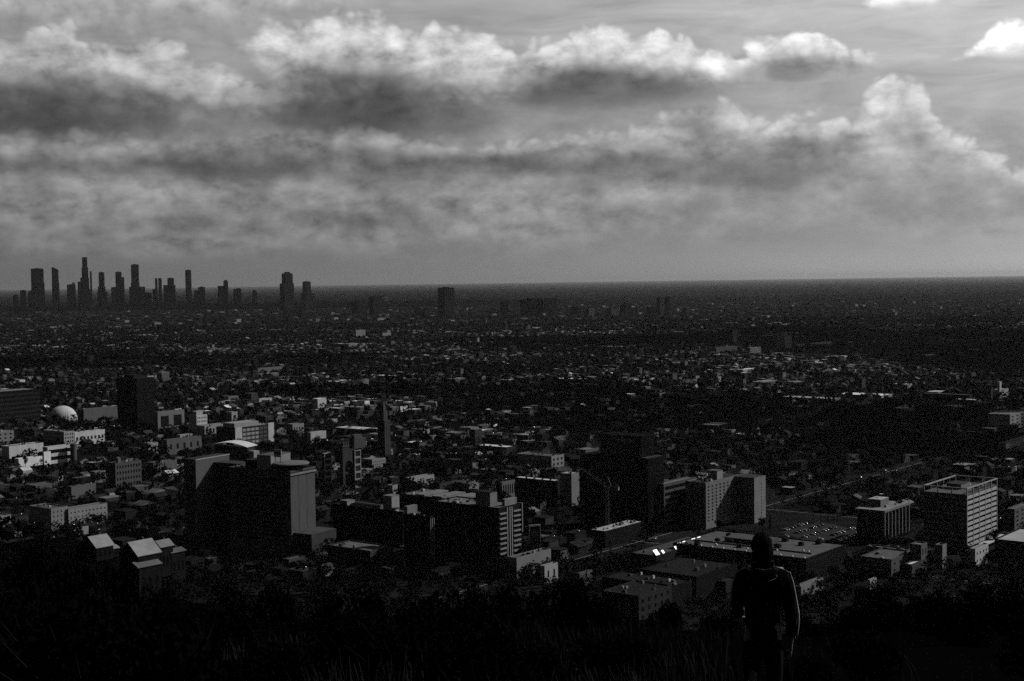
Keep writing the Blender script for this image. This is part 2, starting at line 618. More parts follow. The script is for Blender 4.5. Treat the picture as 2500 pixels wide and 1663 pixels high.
gx = spaced([(-160000, -20000, 4), (-20000, -3000, 8), (-3000, -500, 16), (-500, -60, 40), (-60, 60, 110), (60, 500, 40), (500, 3000, 16), (3000, 20000, 8), (20000, 160000, 4)])
gy = spaced([(-6000, -600, 10), (-600, -40, 20), (-40, 0, 16), (0, 70, 100), (70, 900, 90), (900, 3000, 20), (3000, 20000, 14), (20000, 160000, 8)])
GX, GY = np.meshgrid(gx, gy)
GZ = hill(GX, GY)
nxg, nyg = len(gx), len(gy)
vv = np.stack([GX.ravel(), GY.ravel(), GZ.ravel()], 1)
ii = np.arange(nxg * nyg).reshape(nyg, nxg)
quads = np.stack([ii[:-1, :-1].ravel(), ii[:-1, 1:].ravel(), ii[1:, 1:].ravel(), ii[1:, :-1].ravel()], 1)


def np_mesh(name, verts, faces, m, smooth=False, attr=None):
    """mesh from numpy arrays; faces (n, k); attr = per-face float called tone"""
    me = bpy.data.meshes.new(name)
    k = faces.shape[1]
    me.vertices.add(len(verts))
    me.vertices.foreach_set('co', np.ascontiguousarray(verts, dtype=np.float32).ravel())
    me.loops.add(faces.size)
    me.loops.foreach_set('vertex_index', np.ascontiguousarray(faces, dtype=np.int32).ravel())
    me.polygons.add(len(faces))
    me.polygons.foreach_set('loop_start', np.arange(0, faces.size, k, dtype=np.int32))
    me.polygons.foreach_set('loop_total', np.full(len(faces), k, dtype=np.int32))
    if attr is not None:
        at = me.attributes.new('tone', 'FLOAT', 'FACE')
        at.data.foreach_set('value', np.ascontiguousarray(attr, dtype=np.float32))
    if m is not None:
        me.materials.append(m)
    me.polygons.foreach_set('use_smooth', np.zeros(len(faces), dtype=bool))
    me.update(calc_edges=True)
    if smooth:
        me.polygons.foreach_set('use_smooth', np.ones(len(faces), dtype=bool))
    return me


def ground_material():
    m = bpy.data.materials.new('ground')
    m.use_nodes = True
    nt = m.node_tree
    b = nt.nodes['Principled BSDF']
    b.inputs['Roughness'].default_value = 0.95
    b.inputs['Specular IOR Level'].default_value = 0.0
    g = nt.nodes.new('ShaderNodeNewGeometry')
    acc = None
    for sc, w in ((0.9, 0.25), (0.06, 0.35), (0.011, 0.4)):
        n = nt.nodes.new('ShaderNodeTexNoise')
        n.inputs['Scale'].default_value = sc
        n.inputs['Detail'].default_value = 5
        nt.links.new(g.outputs['Position'], n.inputs['Vector'])
        q = nt.nodes.new('ShaderNodeMath')
        q.operation = 'MULTIPLY_ADD'
        q.inputs[1].default_value = w
        nt.links.new(n.outputs[0], q.inputs[0])
        if acc is not None:
            nt.links.new(acc, q.inputs[2])
        else:
            q.inputs[2].default_value = 0.0
        acc = q.outputs[0]
    r = nt.nodes.new('ShaderNodeMapRange')
    r.inputs['From Min'].default_value = 0.38
    r.inputs['From Max'].default_value = 0.66
    r.inputs['To Min'].default_value = 0.004
    r.inputs['To Max'].default_value = 0.014
    nt.links.new(acc, r.inputs['Value'])
    sp = nt.nodes.new('ShaderNodeSeparateXYZ')        # hill scrub soil darkened as painted shade; the plain is greyer dust and asphalt
    nt.links.new(g.outputs['Position'], sp.inputs[0])
    hr = nt.nodes.new('ShaderNodeMapRange')
    hr.inputs['From Min'].default_value = 8.0
    hr.inputs['From Max'].default_value = 60.0
    hr.inputs['To Min'].default_value = 1.0
    hr.inputs['To Max'].default_value = 0.16
    nt.links.new(sp.outputs[2], hr.inputs['Value'])
    mu = nt.nodes.new('ShaderNodeMath')
    mu.operation = 'MULTIPLY'
    nt.links.new(r.outputs[0], mu.inputs[0])
    nt.links.new(hr.outputs[0], mu.inputs[1])
    nt.links.new(mu.outputs[0], b.inputs['Base Color'])
    return m


tag(link('ground', np_mesh('ground', vv, quads, ground_material(), smooth=True)), kind='structure')

# ------------------------------------------------------------------ roads
def strip(name, p, q, w, z, m):
    p, q = Vector(p), Vector(q)
    d = (q - p).normalized()
    s = Vector((-d.y, d.x, 0)) * (w / 2)
    me = bpy.data.meshes.new(name)
    me.from_pydata([tuple(p - s + Vector((0, 0, z))), tuple(q - s + Vector((0, 0, z))), tuple(q + s + Vector((0, 0, z))), tuple(p + s + Vector((0, 0, z)))], [], [(0, 1, 2, 3)])
    me.materials.append(m)
    return me


EXG = Vector((math.cos(R(GRID)), math.sin(R(GRID)), 0))
EYG = Vector((-math.sin(R(GRID)), math.cos(R(GRID)), 0))
ASPH = mat(0.04, 0.8, 0.3, 0.2, 0.3, (1, 1, 1), name='asphalt')
PAINT = mat(0.55, 0.7, 0.25, 1.5, 0.3, (1, 1, 1), name='road_paint')
KERB = mat(0.07, 0.85, 0.2, 0.4, 0.2, (1, 1, 1), name='kerb_concrete')
O_BLVD = at_z(1505, 1338)            # a point on the boulevard in front
ROADS = []


def road(o, d, l0, l1, w, lines=True):
    p, q = o + d * l0, o + d * l1
    r = tag(link('road', strip('road', p, q, w, 0.03, ASPH)), kind='structure')
    s = Vector((-d.y, d.x, 0))
    for sgn in (-1, 1):
        mb = MB()
        a, b = p + s * (sgn * (w / 2 + 0.15)), q + s * (sgn * (w / 2 + 0.15))
        mb.bar(a + Vector((0, 0, .07)), b + Vector((0, 0, .07)), 0.3, 0.14)
        mb.build('kerb', KERB, r)
    if lines:
        link('centre_line', strip('centre_line', p, q, 0.35, 0.045, PAINT), r)
    ROADS.append((o.copy(), d.copy(), l0, l1, w))


road(O_BLVD, EXG, -260, 700, 17)
road(O_BLVD + EXG * 30, EYG, -260, 900, 14)
road(O_BLVD + EXG * 210, EYG, -500, 1500, 15)
road(O_BLVD + EXG * 420, EYG, -700, 2200, 18, False)
road(O_BLVD + EYG * 330, EXG, -150, 2600, 16)
road(O_BLVD + EYG * -210, EXG, 60, 2600, 14, False)
road(O_BLVD + EXG * 900, EYG, -900, 3000, 20, False)
road(O_BLVD + EYG * 760, EXG, -100, 3600, 18, False)
road(O_BLVD + EXG * 1700, EYG, -1500, 4500, 20, False)

# ------------------------------------------------------------------ the big hotel, left of the middle
b = Bld('hotel', 'large dark slab hotel with a round disc roof and sunlit right end', 'hotel', 713, 1362, 561, 769, 1150, rot=60)
W_, RF = 0.16, 0.08
h = b.h
b.shell(W_, RF, 1.2, over=0.5)
zt = b.zr
# floor bands on the shaded front, joints and ledge on the lit end
b.windows('n', 2, 15, 3.0, b.ly - 4, 10, h - 5, 0.86, 0.52)
b.fins('n', 3, 1.2, b.ly - 1.2, 2, h - 3.2, 1.6, W_, 0.35, 'pier')
b.bars('n', 1, -0.3, b.ly, h - 2.6, h - 1.4, 0.6, W_, 0.8, 'ledge')
for u in (0.33, 0.66):
    blk(b.e, 'joint', DARKM, b.lx * u - .12, b.lx * u + .12, -0.05, 0.1, 6, h - 3.0)
blk(b.e, 'ledge', wallm(0.3), -0.9, b.lx + 0.9, -0.95, 0.4, h - 3.4, h - 2.2)
# the disc
dx, dy, dr = b.lx * 0.42, 8.5, 12.6
MB().lathe([(9.2, zt + .01), (9.2, zt + 3.4)], dx, dy, 40).build('glass_drum', GLASS, b.e)
disc = MB().lathe([(9.0, zt + 3.4), (dr, zt + 4.2), (dr + .3, zt + 4.9), (dr - .3, zt + 5.4), (6.0, zt + 6.2), (0.3, zt + 6.4)], dx, dy, 56).build('disc_roof', wallm(0.26), b.e)
b.box_on('penthouse', 0.34, b.lx * 0.15, b.lx * 0.95, 20.5, 33, 10.2, roof=0.2)
b.box_on('penthouse', 0.05, b.lx * 0.2, b.lx * 0.9, 33.1, 45, 6.0, roof=0.08)
b.units(5, 1, 2.4, x0=2, x1=b.lx - 2, y0=46, y1=b.ly)
# letters of dots on their roof frame
sg = MB()
sg.box(3, 3.3, 10.2, 16.8, zt + 9.8, zt + 15.2)
s0 = sg.build('sign_board', wallm(0.55), b.e)
for k in range(3):
    MB().box(2.9, 3.0, 10.9 + k * 2.0, 12.0 + k * 2.0, zt + 11.2, zt + 13.6).build('sign_hole', DARKM, s0)
blk(s0, 'post', DARKM, 3.05, 3.3, 11.0, 11.4, zt + .01, zt + 9.8)
blk(s0, 'post', DARKM, 3.05, 3.3, 15.6, 16.0, zt + .01, zt + 9.8)
# back link and left wing
blk(b.e, 'link_block', wallm(0.12), 40, 54, 30, 106, 0, h - 4)
blk(b.e, 'wing_wall', wallm(0.18), 20.8, 58, 106.02, 118, 0, h)
blk(b.e, 'wing_roof', roofm(0.1), 21.1, 57.7, 106.3, 117.7, h + .003, h + 0.2)
blk(b.e, 'wing_coping', wallm(0.4), 20.5, 58.2, 105.7, 106.0, h - 0.5, h + 0.4)
b.windows('n', 2, 14, 107.5, 116.5, 8, h - 4, 0.5, 0.5, off=20.75)
FOOT.append((b.C, b.ex, b.ey, 60, 120))
blk(b.e, 'podium', wallm(0.1), 2, 30, -16, -0.02, 0, 17)
blk(b.e, 'podium_roof', roofm(0.15), 2.4, 29.6, -15.6, -0.4, 17.003, 17.2)

# white curved canopy roof seen behind the hotel
b = Bld('theatre', 'theatre with a thin white curved canopy roof, just behind the hotel disc', 'theatre', 606, 1150, 524, 622, 1094)
b.shell(0.12, 0.1, 0.5)
mb = MB()
n = 14
for k in range(n + 1):
    t = k / n
    y = b.ly * (-0.02 + 1.05 * t)
    z = b.h + 0.6 + 3.2 * math.sin(math.pi * t)
    mb.v += [(-2, y, z), (b.lx + 3, y, z + 1), (-2, y, z + .5), (b.lx + 3, y, z + 1.5)]
for k in range(n):
    a, c = 4 * k, 4 * k + 4
    mb.f += [(a, c, c + 1, a + 1), (a + 2, a + 3, c + 3, c + 2), (a, a + 2, c + 2, c), (a + 1, c + 1, c + 3, a + 3)]
mb.f += [(0, 1, 3, 2), (4 * n, 4 * n + 2, 4 * n + 3, 4 * n + 1)]
mb.build('canopy', wallm(0.75), b.e)
blk(b.e, 'side_wing', wallm(0.4), b.lx * .2, b.lx, -7, -0.01, 0, b.h - 3)

# ------------------------------------------------------------------ the tower with the open crown, far right
b = Bld('office_tower', 'right-hand office tower with an open frame crown and stacked white spandrels', 'office tower', 2361, 1352, 2255, 2434.5, 1193)
h, lx, ly = b.h, b.lx, b.ly
roofz = h - 4.2
blk(b.e, 'glass_core', GLASS, 0.5, lx - .5, 0.5, ly - .5, 4, roofz - 1.0)
blk(b.e, 'roof', roofm(0.2), 0.2, lx - .2, 0.2, ly - .2, roofz - .99, roofz)
blk(b.e, 'ground_floor', wallm(0.1), 2, lx - 2, 2, ly - 2, 0, 3.99)
nf = 10
for i in range(6):
    x = 0.35 + (lx - 0.7) * i / 5
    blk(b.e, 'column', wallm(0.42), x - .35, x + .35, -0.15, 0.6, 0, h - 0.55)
for i in range(4):
    y = 0.8 + (ly - 1.0) * i / 3
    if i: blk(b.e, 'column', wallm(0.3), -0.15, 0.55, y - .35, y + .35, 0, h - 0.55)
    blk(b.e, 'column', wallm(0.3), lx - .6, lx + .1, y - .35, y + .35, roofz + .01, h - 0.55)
for i in range(1, 5):
    x = 0.35 + (lx - 0.7) * i / 5
    blk(b.e, 'column', wallm(0.3), x - .3, x + .3, ly - .6, ly + .1, roofz + .01, h - 0.55)
dz = (roofz - 4) / nf
for j in range(nf):
    z = 4.2 + j * dz
    for i in range(5):
        x0 = 0.72 + (lx - 0.7) * i / 5
        x1 = x0 + (lx - 0.7) / 5 - .74
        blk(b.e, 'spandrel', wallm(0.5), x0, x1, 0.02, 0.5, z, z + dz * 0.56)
        if i in (1, 3):
            blk(b.e, 'mullion', wallm(0.12), (x0 + x1) / 2 - .08, (x0 + x1) / 2 + .08, 0.3, 0.49, z + dz * .57, z + dz * .99)
    for i in range(3):
        y0 = 1.2 + (ly - 1.0) * i / 3
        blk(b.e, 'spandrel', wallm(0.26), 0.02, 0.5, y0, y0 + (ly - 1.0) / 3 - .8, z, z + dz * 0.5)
for nm, q in (('crown_beam', (0, lx, -.2, .6)), ('crown_beam', (0, lx, ly - .6, ly + .2)), ('crown_beam', (-.2, .6, .61, ly - .61)), ('crown_beam', (lx - .6, lx + .2, .61, ly - .61))):
    blk(b.e, nm, wallm(0.45), q[0], q[1], q[2], q[3], h - .54, h + .2)
b.zr = roofz
b.box_on('penthouse', 0.3, lx * .34, lx * .62, ly * .38, ly * .72, 3.6, roof=0.12)
b.units(4, 1.2, 2.6, x0=3, x1=lx - 3, y0=2, y1=ly - 2)
blk(b.e, 'entrance_canopy', wallm(0.6), lx * .35, lx + 6, -6, -.3, 3.2, 3.8)

# ------------------------------------------------------------------ dark office with white fins
b = Bld('fin_office', 'black office block with thin white vertical fins, left of the crowned tower', 'office block', 2159, 1328, 2091, 2219, 1243)
h, lx, ly = b.h, b.lx, b.ly
blk(b.e, 'glass_core', GLASS, 0.3, lx - .3, 0.3, ly - .3, 0, h - 1.6)
blk(b.e, 'roof', roofm(0.35), -0.6, lx + .6, -0.6, ly + .6, h - 1.59, h - 1.2)
blk(b.e, 'fascia', wallm(0.3), -0.9, lx + .9, -0.95, -0.61, h - 2.6, h - 0.9)
b.fins('w', 8, 0.4, lx - .4, 3, h - 2.7, 0.55, 0.42, 0.5)
b.zr = h - 1.2
b.box_on('penthouse', 0.3, lx * .3, lx * .62, ly * .4, ly * .85, 5.2, roof=0.5)
b.units(7, 1, 2.4, x0=2, x1=lx - 2, y0=1, y1=ly * .4)
MB().tube([(lx * .55, ly * .6, b.zr + 5.5), (lx * .55, ly * .6, b.zr + 7)], 0.12).lathe([(0.2, b.zr + 7), (1.4, b.zr + 7.8), (1.5, b.zr + 8)], lx * .55, ly * .6, 16).build('dish_antenna', wallm(0.6), b.e)

# ------------------------------------------------------------------ stucco hotel with stepped courts and a roof sign
b = Bld('stucco_hotel', 'L-shaped stucco hotel with small windows and letters on its roof', 'hotel', 1724, 1293, 1674, 1790, 1178.5)
h = b.h
wing = 43.5
b.shell(0.27, 0.10, 1.0, 0, 62, 0, 18)
b.windows('w', 7, 11, 1.0, wing - 1, 5, h - 2.5, 0.34, 0.5)
b.windows('n', 4, 11, 1.0, 17, 5, h - 2.5, 0.34, 0.5)
zt = b.zr
blk(b.e, 'wing_wall', wallm(0.30), wing, 62, -17.6, -0.02, 0, h - .4)
blk(b.e, 'wing_roof', roofm(0.12), wing + .4, 61.6, -17.2, -0.4, h - .397, h - .2)
b.windows('n', 4, 11, -16.8, -1, 5, h - 2.5, 0.34, 0.5, off=wing)
b.windows('w', 1, 11, wing + 10.5, wing + 12.5, 3, h - 5, 0.35, 0.55, off=-17.6)
b.box_on('penthouse', 0.36, 24, 33, 4, 13, 6.5, roof=0.2)
b.units(5, 1.2, 2.6, x0=3, x1=22, y0=2, y1=16)
FOOT.append((b.C - b.ey * 18, b.ex, b.ey, 62, 36))
STUCCO = (b, zt)

# ------------------------------------------------------------------ balcony block in the centre front
b = Bld('balcony_block', 'dark front block whose right side carries two ladders of pale balconies', 'apartment block', 1219, 1398, 1059, 1273, 1240)
h, lx, ly = b.h, b.lx, b.ly
b.shell(0.035, 0.26, 0.8)
nfl = 12
dz = (h - 3) / nfl
for j in range(nfl):
    z = 1.5 + j * dz
    for x0, x1 in ((0.6, lx * .30), (lx * .62, lx * .93)):
        blk(b.e, 'balcony', wallm(0.34), x0, x1, -1.0, -0.01, z, z + dz * .30)
for u in (0.36, 0.47, .56):
    blk(b.e, 'pier', wallm(0.38), lx * u - .45, lx * u + .45, -0.6, -0.01, 0, h - 1.0)
blk(b.e, 'corner_pier', wallm(0.3), lx - .5, lx + .4, -1.0, 3, h * .55, h + .1)
b.windows('n', 9, 11, 2, ly - 2, 3, h - 3, .55, .5)
b.box_on('stair_tower', 0.3, lx * .22, lx * .52, ly * .20, ly * .42, 9.0, roof=0.06)
blk(b.e, 'roof_screen', wallm(0.32), lx * .45, lx * .98, ly * .06, ly * .10, b.zr + .003, b.zr + 4.5)
b.units(12, 0.9, 2.2, x0=1, x1=lx - 1, y0=ly * .45, y1=ly - 1)

b = Bld('shop_block', 'dark block with a pale roof edge, left of the balcony block', 'shop block', 1052, 1392, 985, 1060, 1262)
b.shell(0.04, 0.24, 0.8)
b.fins('w', 3, 0.2, b.lx - .2, 8, b.h - 1.2, 0.6, 0.3, .4, 'pier')
b.units(6, 1, 2.2, y0=3)
blk(b.e, 'sunlit_wall', wallm(0.3), b.lx * .1, b.lx * 2.6, b.ly * 0.86, b.ly * 0.98, b.h - .78, b.h + 5)

b = Bld('mall', 'long low dark shopping mall between the hotel and the balcony block', 'shopping mall', 985, 1345, 812, 1010, 1250)
b.shell(0.045, 0.12, 0.9)
b.windows('n', 8, 3, 3, b.ly - 3, 4, b.h - 4, .5, .4)
b.units(14, 1.2, 3.5)
b.box_on('sunlit_block', 0.36, 1, b.lx * .8, b.ly * .80, b.ly * .9, 3.5, roof=0.25)
b.box_on('stair_tower', 0.4, b.lx * .2, b.lx * .9, b.ly * .18, b.ly * .3, 10.5, roof=0.3)
mb = MB()
for k in range(9):      # low vaulted roof
    t = k / 8
    mb.v += [(2 + (b.lx - 4) * t, b.ly * .36, b.zr + .02 + 3.2 * math.sin(math.pi * t)), (2 + (b.lx - 4) * t, b.ly * .74, b.zr + .02 + 3.2 * math.sin(math.pi * t))]
for k in range(8):
    mb.f.append((2 * k, 2 * k + 2, 2 * k + 3, 2 * k + 1))
mb.f += [tuple(range(0, 18, 2))[::-1], tuple(range(1, 18, 2))]
mb.build('vault_roof', roofm(0.22), b.e)

b = Bld('mall_annex', 'flat grey mall roof behind the balcony block with low ridges', 'shopping mall', 1150, 1272, 975, 1215, 1224)
b.shell(0.05, 0.22, 0.6)
b.units(10, 1.2, 3)
for t in (0.2, 0.42, 0.66):
    blk(b.e, 'roof_ridge', roofm(0.3), 2, b.lx - 2, b.ly * t, b.ly * (t + .14), b.zr + .003, b.zr + 1.3)

# ------------------------------------------------------------------ the two gateway pylons and their arch
def pylon(xc, yb, xr, yt, label, rows):
    b = Bld('gate_pylon', label, 'gate tower', xc, yb, xc - 5, xr, yt)
    lx, h = b.lx, b.h
    ly = max(3.0, b.ly)
    blk(b.e, 'shaft', wallm(0.05), 0.3, lx - .3, 0.3, ly, 0, h)
    dz = h / rows
    for u in (0.0, lx - .9):
        blk(b.e, 'post', wallm(0.34), u, u + .9, -0.2, .29, 0, h)
    for j in range(rows):
        blk(b.e, 'lintel', wallm(0.34), .91, lx - .91, -0.15, .28, j * dz, j * dz + dz * .28)
    blk(b.e, 'cap', wallm(0.36), -.2, lx + .2, -.4, ly + .2, h + .003, h + .7)
    return b


pylon(793, 1196, 809, 1109, 'slim gate pylon with square openings, just right of the hotel', 6)
p2_ = pylon(867, 1192, 881, 1102, 'second gate pylon, carrying a block-shaped crown, left of the slender tower', 5)
blk(p2_.e, 'crown', wallm(0.14), -.6, p2_.lx * 1.8, -.6, 6, p2_.h + 2.4, p2_.h + 12)
blk(p2_.e, 'crown_top', wallm(0.16), .6, p2_.lx * 1.3, .2, 5, p2_.h + 12.003, p2_.h + 15)
b = Bld('arch_wall', 'dim arched wall between the two gate pylons', 'gateway', 838, 1188, 812, 866, 1092)
mb = MB()
aw, ah = b.lx, b.h
rr = aw * .30
pts = [(0, 0), (0, ah), (aw, ah), (aw, 0), (aw / 2 + rr, 0), (aw / 2 + rr, ah * .5)]
pts += [(aw / 2 + rr * math.cos(t), ah * .5 + rr * math.sin(t)) for t in [math.pi * k / 10 for k in range(1, 10)]]
pts += [(aw / 2 - rr, ah * .5), (aw / 2 - rr, 0)]
k = len(pts)
mb.v = [(x, 0, z) for x, z in pts] + [(x, 4, z) for x, z in pts]
mb.f = [tuple(range(k)), tuple(range(2 * k - 1, k - 1, -1))] + [(i, k + i, k + (i + 1) % k, (i + 1) % k) for i in range(k)]
mb.build('wall', wallm(0.10), b.e)
blk(b.e, 'cornice', wallm(0.14), -.5, aw + .5, -.5, 4.5, ah + .003, ah + 1.2)
for t in (0.12, 0.3, .5, .7, .88):
    blk(b.e, 'merlon', wallm(0.14), aw * t - .8, aw * t + .8, 0.2, 3.8, ah + 1.203, ah + 4)

# ------------------------------------------------------------------ slender art deco tower
b = Bld('deco_tower', 'slender stepped tower rising alone above the low roofs, left of centre', 'tower', 940, 1118, 922, 953, 1027)
h, lx, ly = b.h, b.lx, b.ly
b.shell(0.13, 0.1, 0.6)
b.fins('w', 4, .4, lx - .4, 2, h - 1, .5, 0.15, .3)
b.fins('n', 5, .4, ly - .4, 2, h - 1, .5, 0.1, .3)
blk(b.e, 'upper_shaft', wallm(0.13), lx * .12, lx * .8, ly * .2, ly * .8, h - .5, h + 10.5)
blk(b.e, 'lantern', wallm(0.16), lx * .25, lx * .65, ly * .32, ly * .68, h + 10.503, h + 14.5)
MB().lathe([(2.1, h + 14.5), (1.2, h + 16.5), (0.15, h + 19)], lx * .45, ly * .5, 8).build('spire', wallm(0.2), b.e)
blk(b.e, 'base_wing', wallm(0.1), 2, lx + 10, ly + .01, ly + 12, 0, h * .42)

# ------------------------------------------------------------------ bright-roofed hall and its stair tower
b = Bld('exhibition_hall', 'dark-walled hall with a big bright slanting roof, centre right', 'hall', 1355, 1232, 1257, 1368, 1174)
b.shell(0.05, 0.66, 0.3)
for t in (.15, .35, .55, .75):
    for s in (.35,):
        MB().lathe([(.9, b.zr + .003), (.9, b.zr + .8), (.3, b.zr + 1.1)], b.lx * s, b.ly * t, 12).build('roof_vent', DARKM, b.e)
b = Bld('stair_block', 'plain tall box with a sunlit right wall beside the bright-roofed hall', 'building', 1396, 1236, 1367, 1414, 1157)
b.shell(0.3, 0.5, 0.4)
b.units(3, .8, 1.5)
b.windows('n', 2, 4, 2, b.ly - 2, 6, b.h - 4, .3, .3)

# ------------------------------------------------------------------ black glass tower, sign and crane
b = Bld('glass_tower', 'black glass office tower, the darkest block right of centre, behind the crane', 'office tower', 1583, 1302, 1415, 1621, 1121)
h, lx, ly = b.h, b.lx, b.ly
blk(b.e, 'glass_wall', GLASS, 0.2, lx - .2, 0.2, ly - .2, 0, h - 1)
blk(b.e, 'roof', roofm(0.035), 0, lx, 0, ly, h - .99, h)
b.bars('n', 12, .3, ly - .3, 3, h - 2, .12, .012, .08, 'mullion')
b.fins('n', 16, 1, ly - 1, 2, h - 1.2, .25, .012, .1, 'mullion')
blk(b.e, 'upper_storeys', GLASS, lx * .15, lx * .95, ly * .12, ly * .72, h + .003, h + 15.5)
blk(b.e, 'upper_roof', roofm(0.03), lx * .15 - .3, lx * .95 + .3, ly * .12 - .3, ly * .72 + .3, h + 15.503, h + 16.2)
blk(b.e, 'roof_deck', roofm(0.12), lx * .05, lx * .95, ly * .02, ly * .1, h + .003, h + .5)
GTOWER = b


def text_obj(parent, s, size, loc, rot, m, name='letter', spacing=1.0, depth=0.12):
    """raised letters, each a mesh of its own; flat font outlines turned into meshes"""
    x = 0.0
    for ch in s:
        if ch == ' ':
            x += size * 0.35
            continue
        cu = bpy.data.curves.new(name, 'FONT')
        cu.body = ch
        cu.size = size
        cu.extrude = depth
        tmp = bpy.data.objects.new('tmp', cu)
        COL.objects.link(tmp)
        bpy.context.view_layer.update()
        me = bpy.data.meshes.new_from_object(tmp)
        wch = max(v.co.x for v in me.vertices) if len(me.vertices) else size * .5
        bpy.data.objects.remove(tmp)
        bpy.data.curves.remove(cu)
        me.materials.clear()
        me.materials.append(m)
        o = link(name, me, parent)
        o.matrix_local = Matrix.Translation(loc) @ rot @ Matrix.Translation((x, 0, 0))
        x += wch + size * 0.14 * spacing


# letters read from the shaded (left hand) side: reading direction -y of the frame, facing -x
ROT_N = Matrix(((0, 0, -1, 0), (-1, 0, 0, 0), (0, 1, 0, 0), (0, 0, 0, 1)))
ROT_W = Matrix(((1, 0, 0, 0), (0, 0, -1, 0), (0, 1, 0, 0), (0, 0, 0, 1)))
SIGNM = mat(0.6, 0.5, 0.05, 0.3, 0.4, name='sign_letter')
s = tag(link('roof_sign', None), 'pale capital letters high on the shaded side of the black glass tower', 'sign')
s.location = b.C
s.rotation_euler = (0, 0, R(GRID))
text_obj(s, 'TV GUIDE', 3.6, (lx * .15 - .3, ly * .52, h + 11.2), ROT_N, SIGNM)
bk, zt = STUCCO
s = tag(link('roof_sign', None), 'open-frame roof letters standing on the L-shaped stucco hotel', 'sign')
s.location = bk.C
s.rotation_euler = (0, 0, R(GRID))
text_obj(s, 'ROOSEVELT', 2.9, (9.0, 14.2, zt + 5.6), Matrix.Rotation(R(-20), 4, 'Z') @ ROT_N, SIGNM, spacing=.6)
text_obj(s, 'HOTEL', 1.9, (9.3, 12, zt + 2.6), Matrix.Rotation(R(-20), 4, 'Z') @ ROT_N, SIGNM, spacing=.6)
for y in (1.5, 5, 8.5, 12):
    blk(s, 'frame_post', DARKM, 9.6 + (12 - y) * -.0, 9.8, y, y + .2, zt + .01, zt + 8.4)

b = Bld('site_slab', 'sunlit building-site slab at the foot of the tower crane', 'building site', 1478, 1338, 1440, 1570, 1297)
b.shell(0.03, 0.5, 0.25)
b.units(16, .6, 2.0, y0=1)
for i in range(18):
    x, y = random.uniform(1, b.lx - 2), random.uniform(1, b.ly - 1)
    MB().box(x, x + random.uniform(.8, 2.5), y, y + random.uniform(.3, .8), b.zr + .003, b.zr + random.uniform(.2, .6)).build('timber_pile', wallm(random.choice((.1, .4, .6))), b.e)
SITEZ = b.zr

c0 = at_y(1483, 1284, at_z(1483, 1322).y)
cr = empty('tower_crane', (c0.x, c0.y, SITEZ + .003), R(158), 'lattice tower crane with raised jib in front of the black glass tower', 'crane')
CM = mat(0.03, 0.6, .15, .5, .3, name='crane_steel')
mast = MB()
hm, wm_ = 27.0, 2.3
for i in (-1, 1):
    for j in (-1, 1):
        mast.bar((i * wm_ / 2, j * wm_ / 2, 0), (i * wm_ / 2, j * wm_ / 2, hm), .28)
nb = 11
for k in range(nb):
    z0, z1 = hm * k / nb, hm * (k + 1) / nb
    for (a, c) in (((-1, -1), (1, -1)), ((1, -1), (1, 1)), ((1, 1), (-1, 1)), ((-1, 1), (-1, -1))):
        mast.bar((a[0] * wm_ / 2, a[1] * wm_ / 2, z0), (c[0] * wm_ / 2, c[1] * wm_ / 2, z1), .16)
        mast.bar((a[0] * wm_ / 2, a[1] * wm_ / 2, z1), (c[0] * wm_ / 2, c[1] * wm_ / 2, z1), .16)
mast.build('mast', CM, cr)
blk(cr, 'slewing_ring', CM, -1.7, 1.7, -1.7, 1.7, hm + .003, hm + 1.2)
blk(cr, 'cab', wallm(0.12), 1.75, 3.6, -1, 1, hm + .3, hm + 2.6)
jib = MB()
J0, J1 = Vector((1.5, 0, hm + 1.6)), Vector((21.5, 0, hm + 14.5))
for sgn in (-.8, .8):
    jib.bar(J0 + Vector((0, sgn, 0)), J1 + Vector((0, sgn * .6, 0)), .24)
jt0, jt1 = J0 + Vector((-.6, 0, 1.5)), J1 + Vector((-.4, 0, .7))
jib.bar(jt0, jt1, .24)
for k in range(16):
    t0, t1 = k / 16, (k + 1) / 16
    jib.bar(J0.lerp(J1, t0) + Vector((0, -.75, 0)), jt0.lerp(jt1, t1), .13)
    jib.bar(J0.lerp(J1, t0) + Vector((0, .75, 0)), jt0.lerp(jt1, t1), .13)
    jib.bar(J0.lerp(J1, t0) + Vector((0, -.75, 0)), J0.lerp(J1, t1) + Vector((0, .75, 0)), .13)
jib.build('jib', CM, cr)
MB().bar((-9, -.8, hm + 1.5), (0, -.8, hm + 1.5), .3).bar((-9, .8, hm + 1.5), (0, .8, hm + 1.5), .3).bar((-9, 0, hm + 1.5), (0, 0, hm + 1.5), .15).build('counter_jib', CM, cr)
MB().bar((-3.4, -.7, hm + 1.4), (-.5, 0, hm + 9), .3).bar((-3.4, .7, hm + 1.4), (-.5, 0, hm + 9), .3).bar((.9, -.7, hm + 1.4), (-.5, 0, hm + 9), .3).bar((.9, .7, hm + 1.4), (-.5, 0, hm + 9), .3).build('apex_frame', CM, cr)
for k in range(3):
    blk(cr, 'counterweight', wallm(0.35), -9 + k * .85, -8.25 + k * .85, -1.2, 1.2, hm - 1.2, hm + 1.3)
MB().bar(Vector((-.5, 0, hm + 9)), J1, .1).bar(Vector((-.5, 0, hm + 9)), Vector((-9, 0, hm + 1.6)), .1).build('stay_cable', CM, cr)
MB().bar(J1, J1 - Vector((0, 0, 9)), .1).box(J1.x - .4, J1.x + .4, -.3, .3, J1.z - 10, J1.z - 9).build('hook', CM, cr)

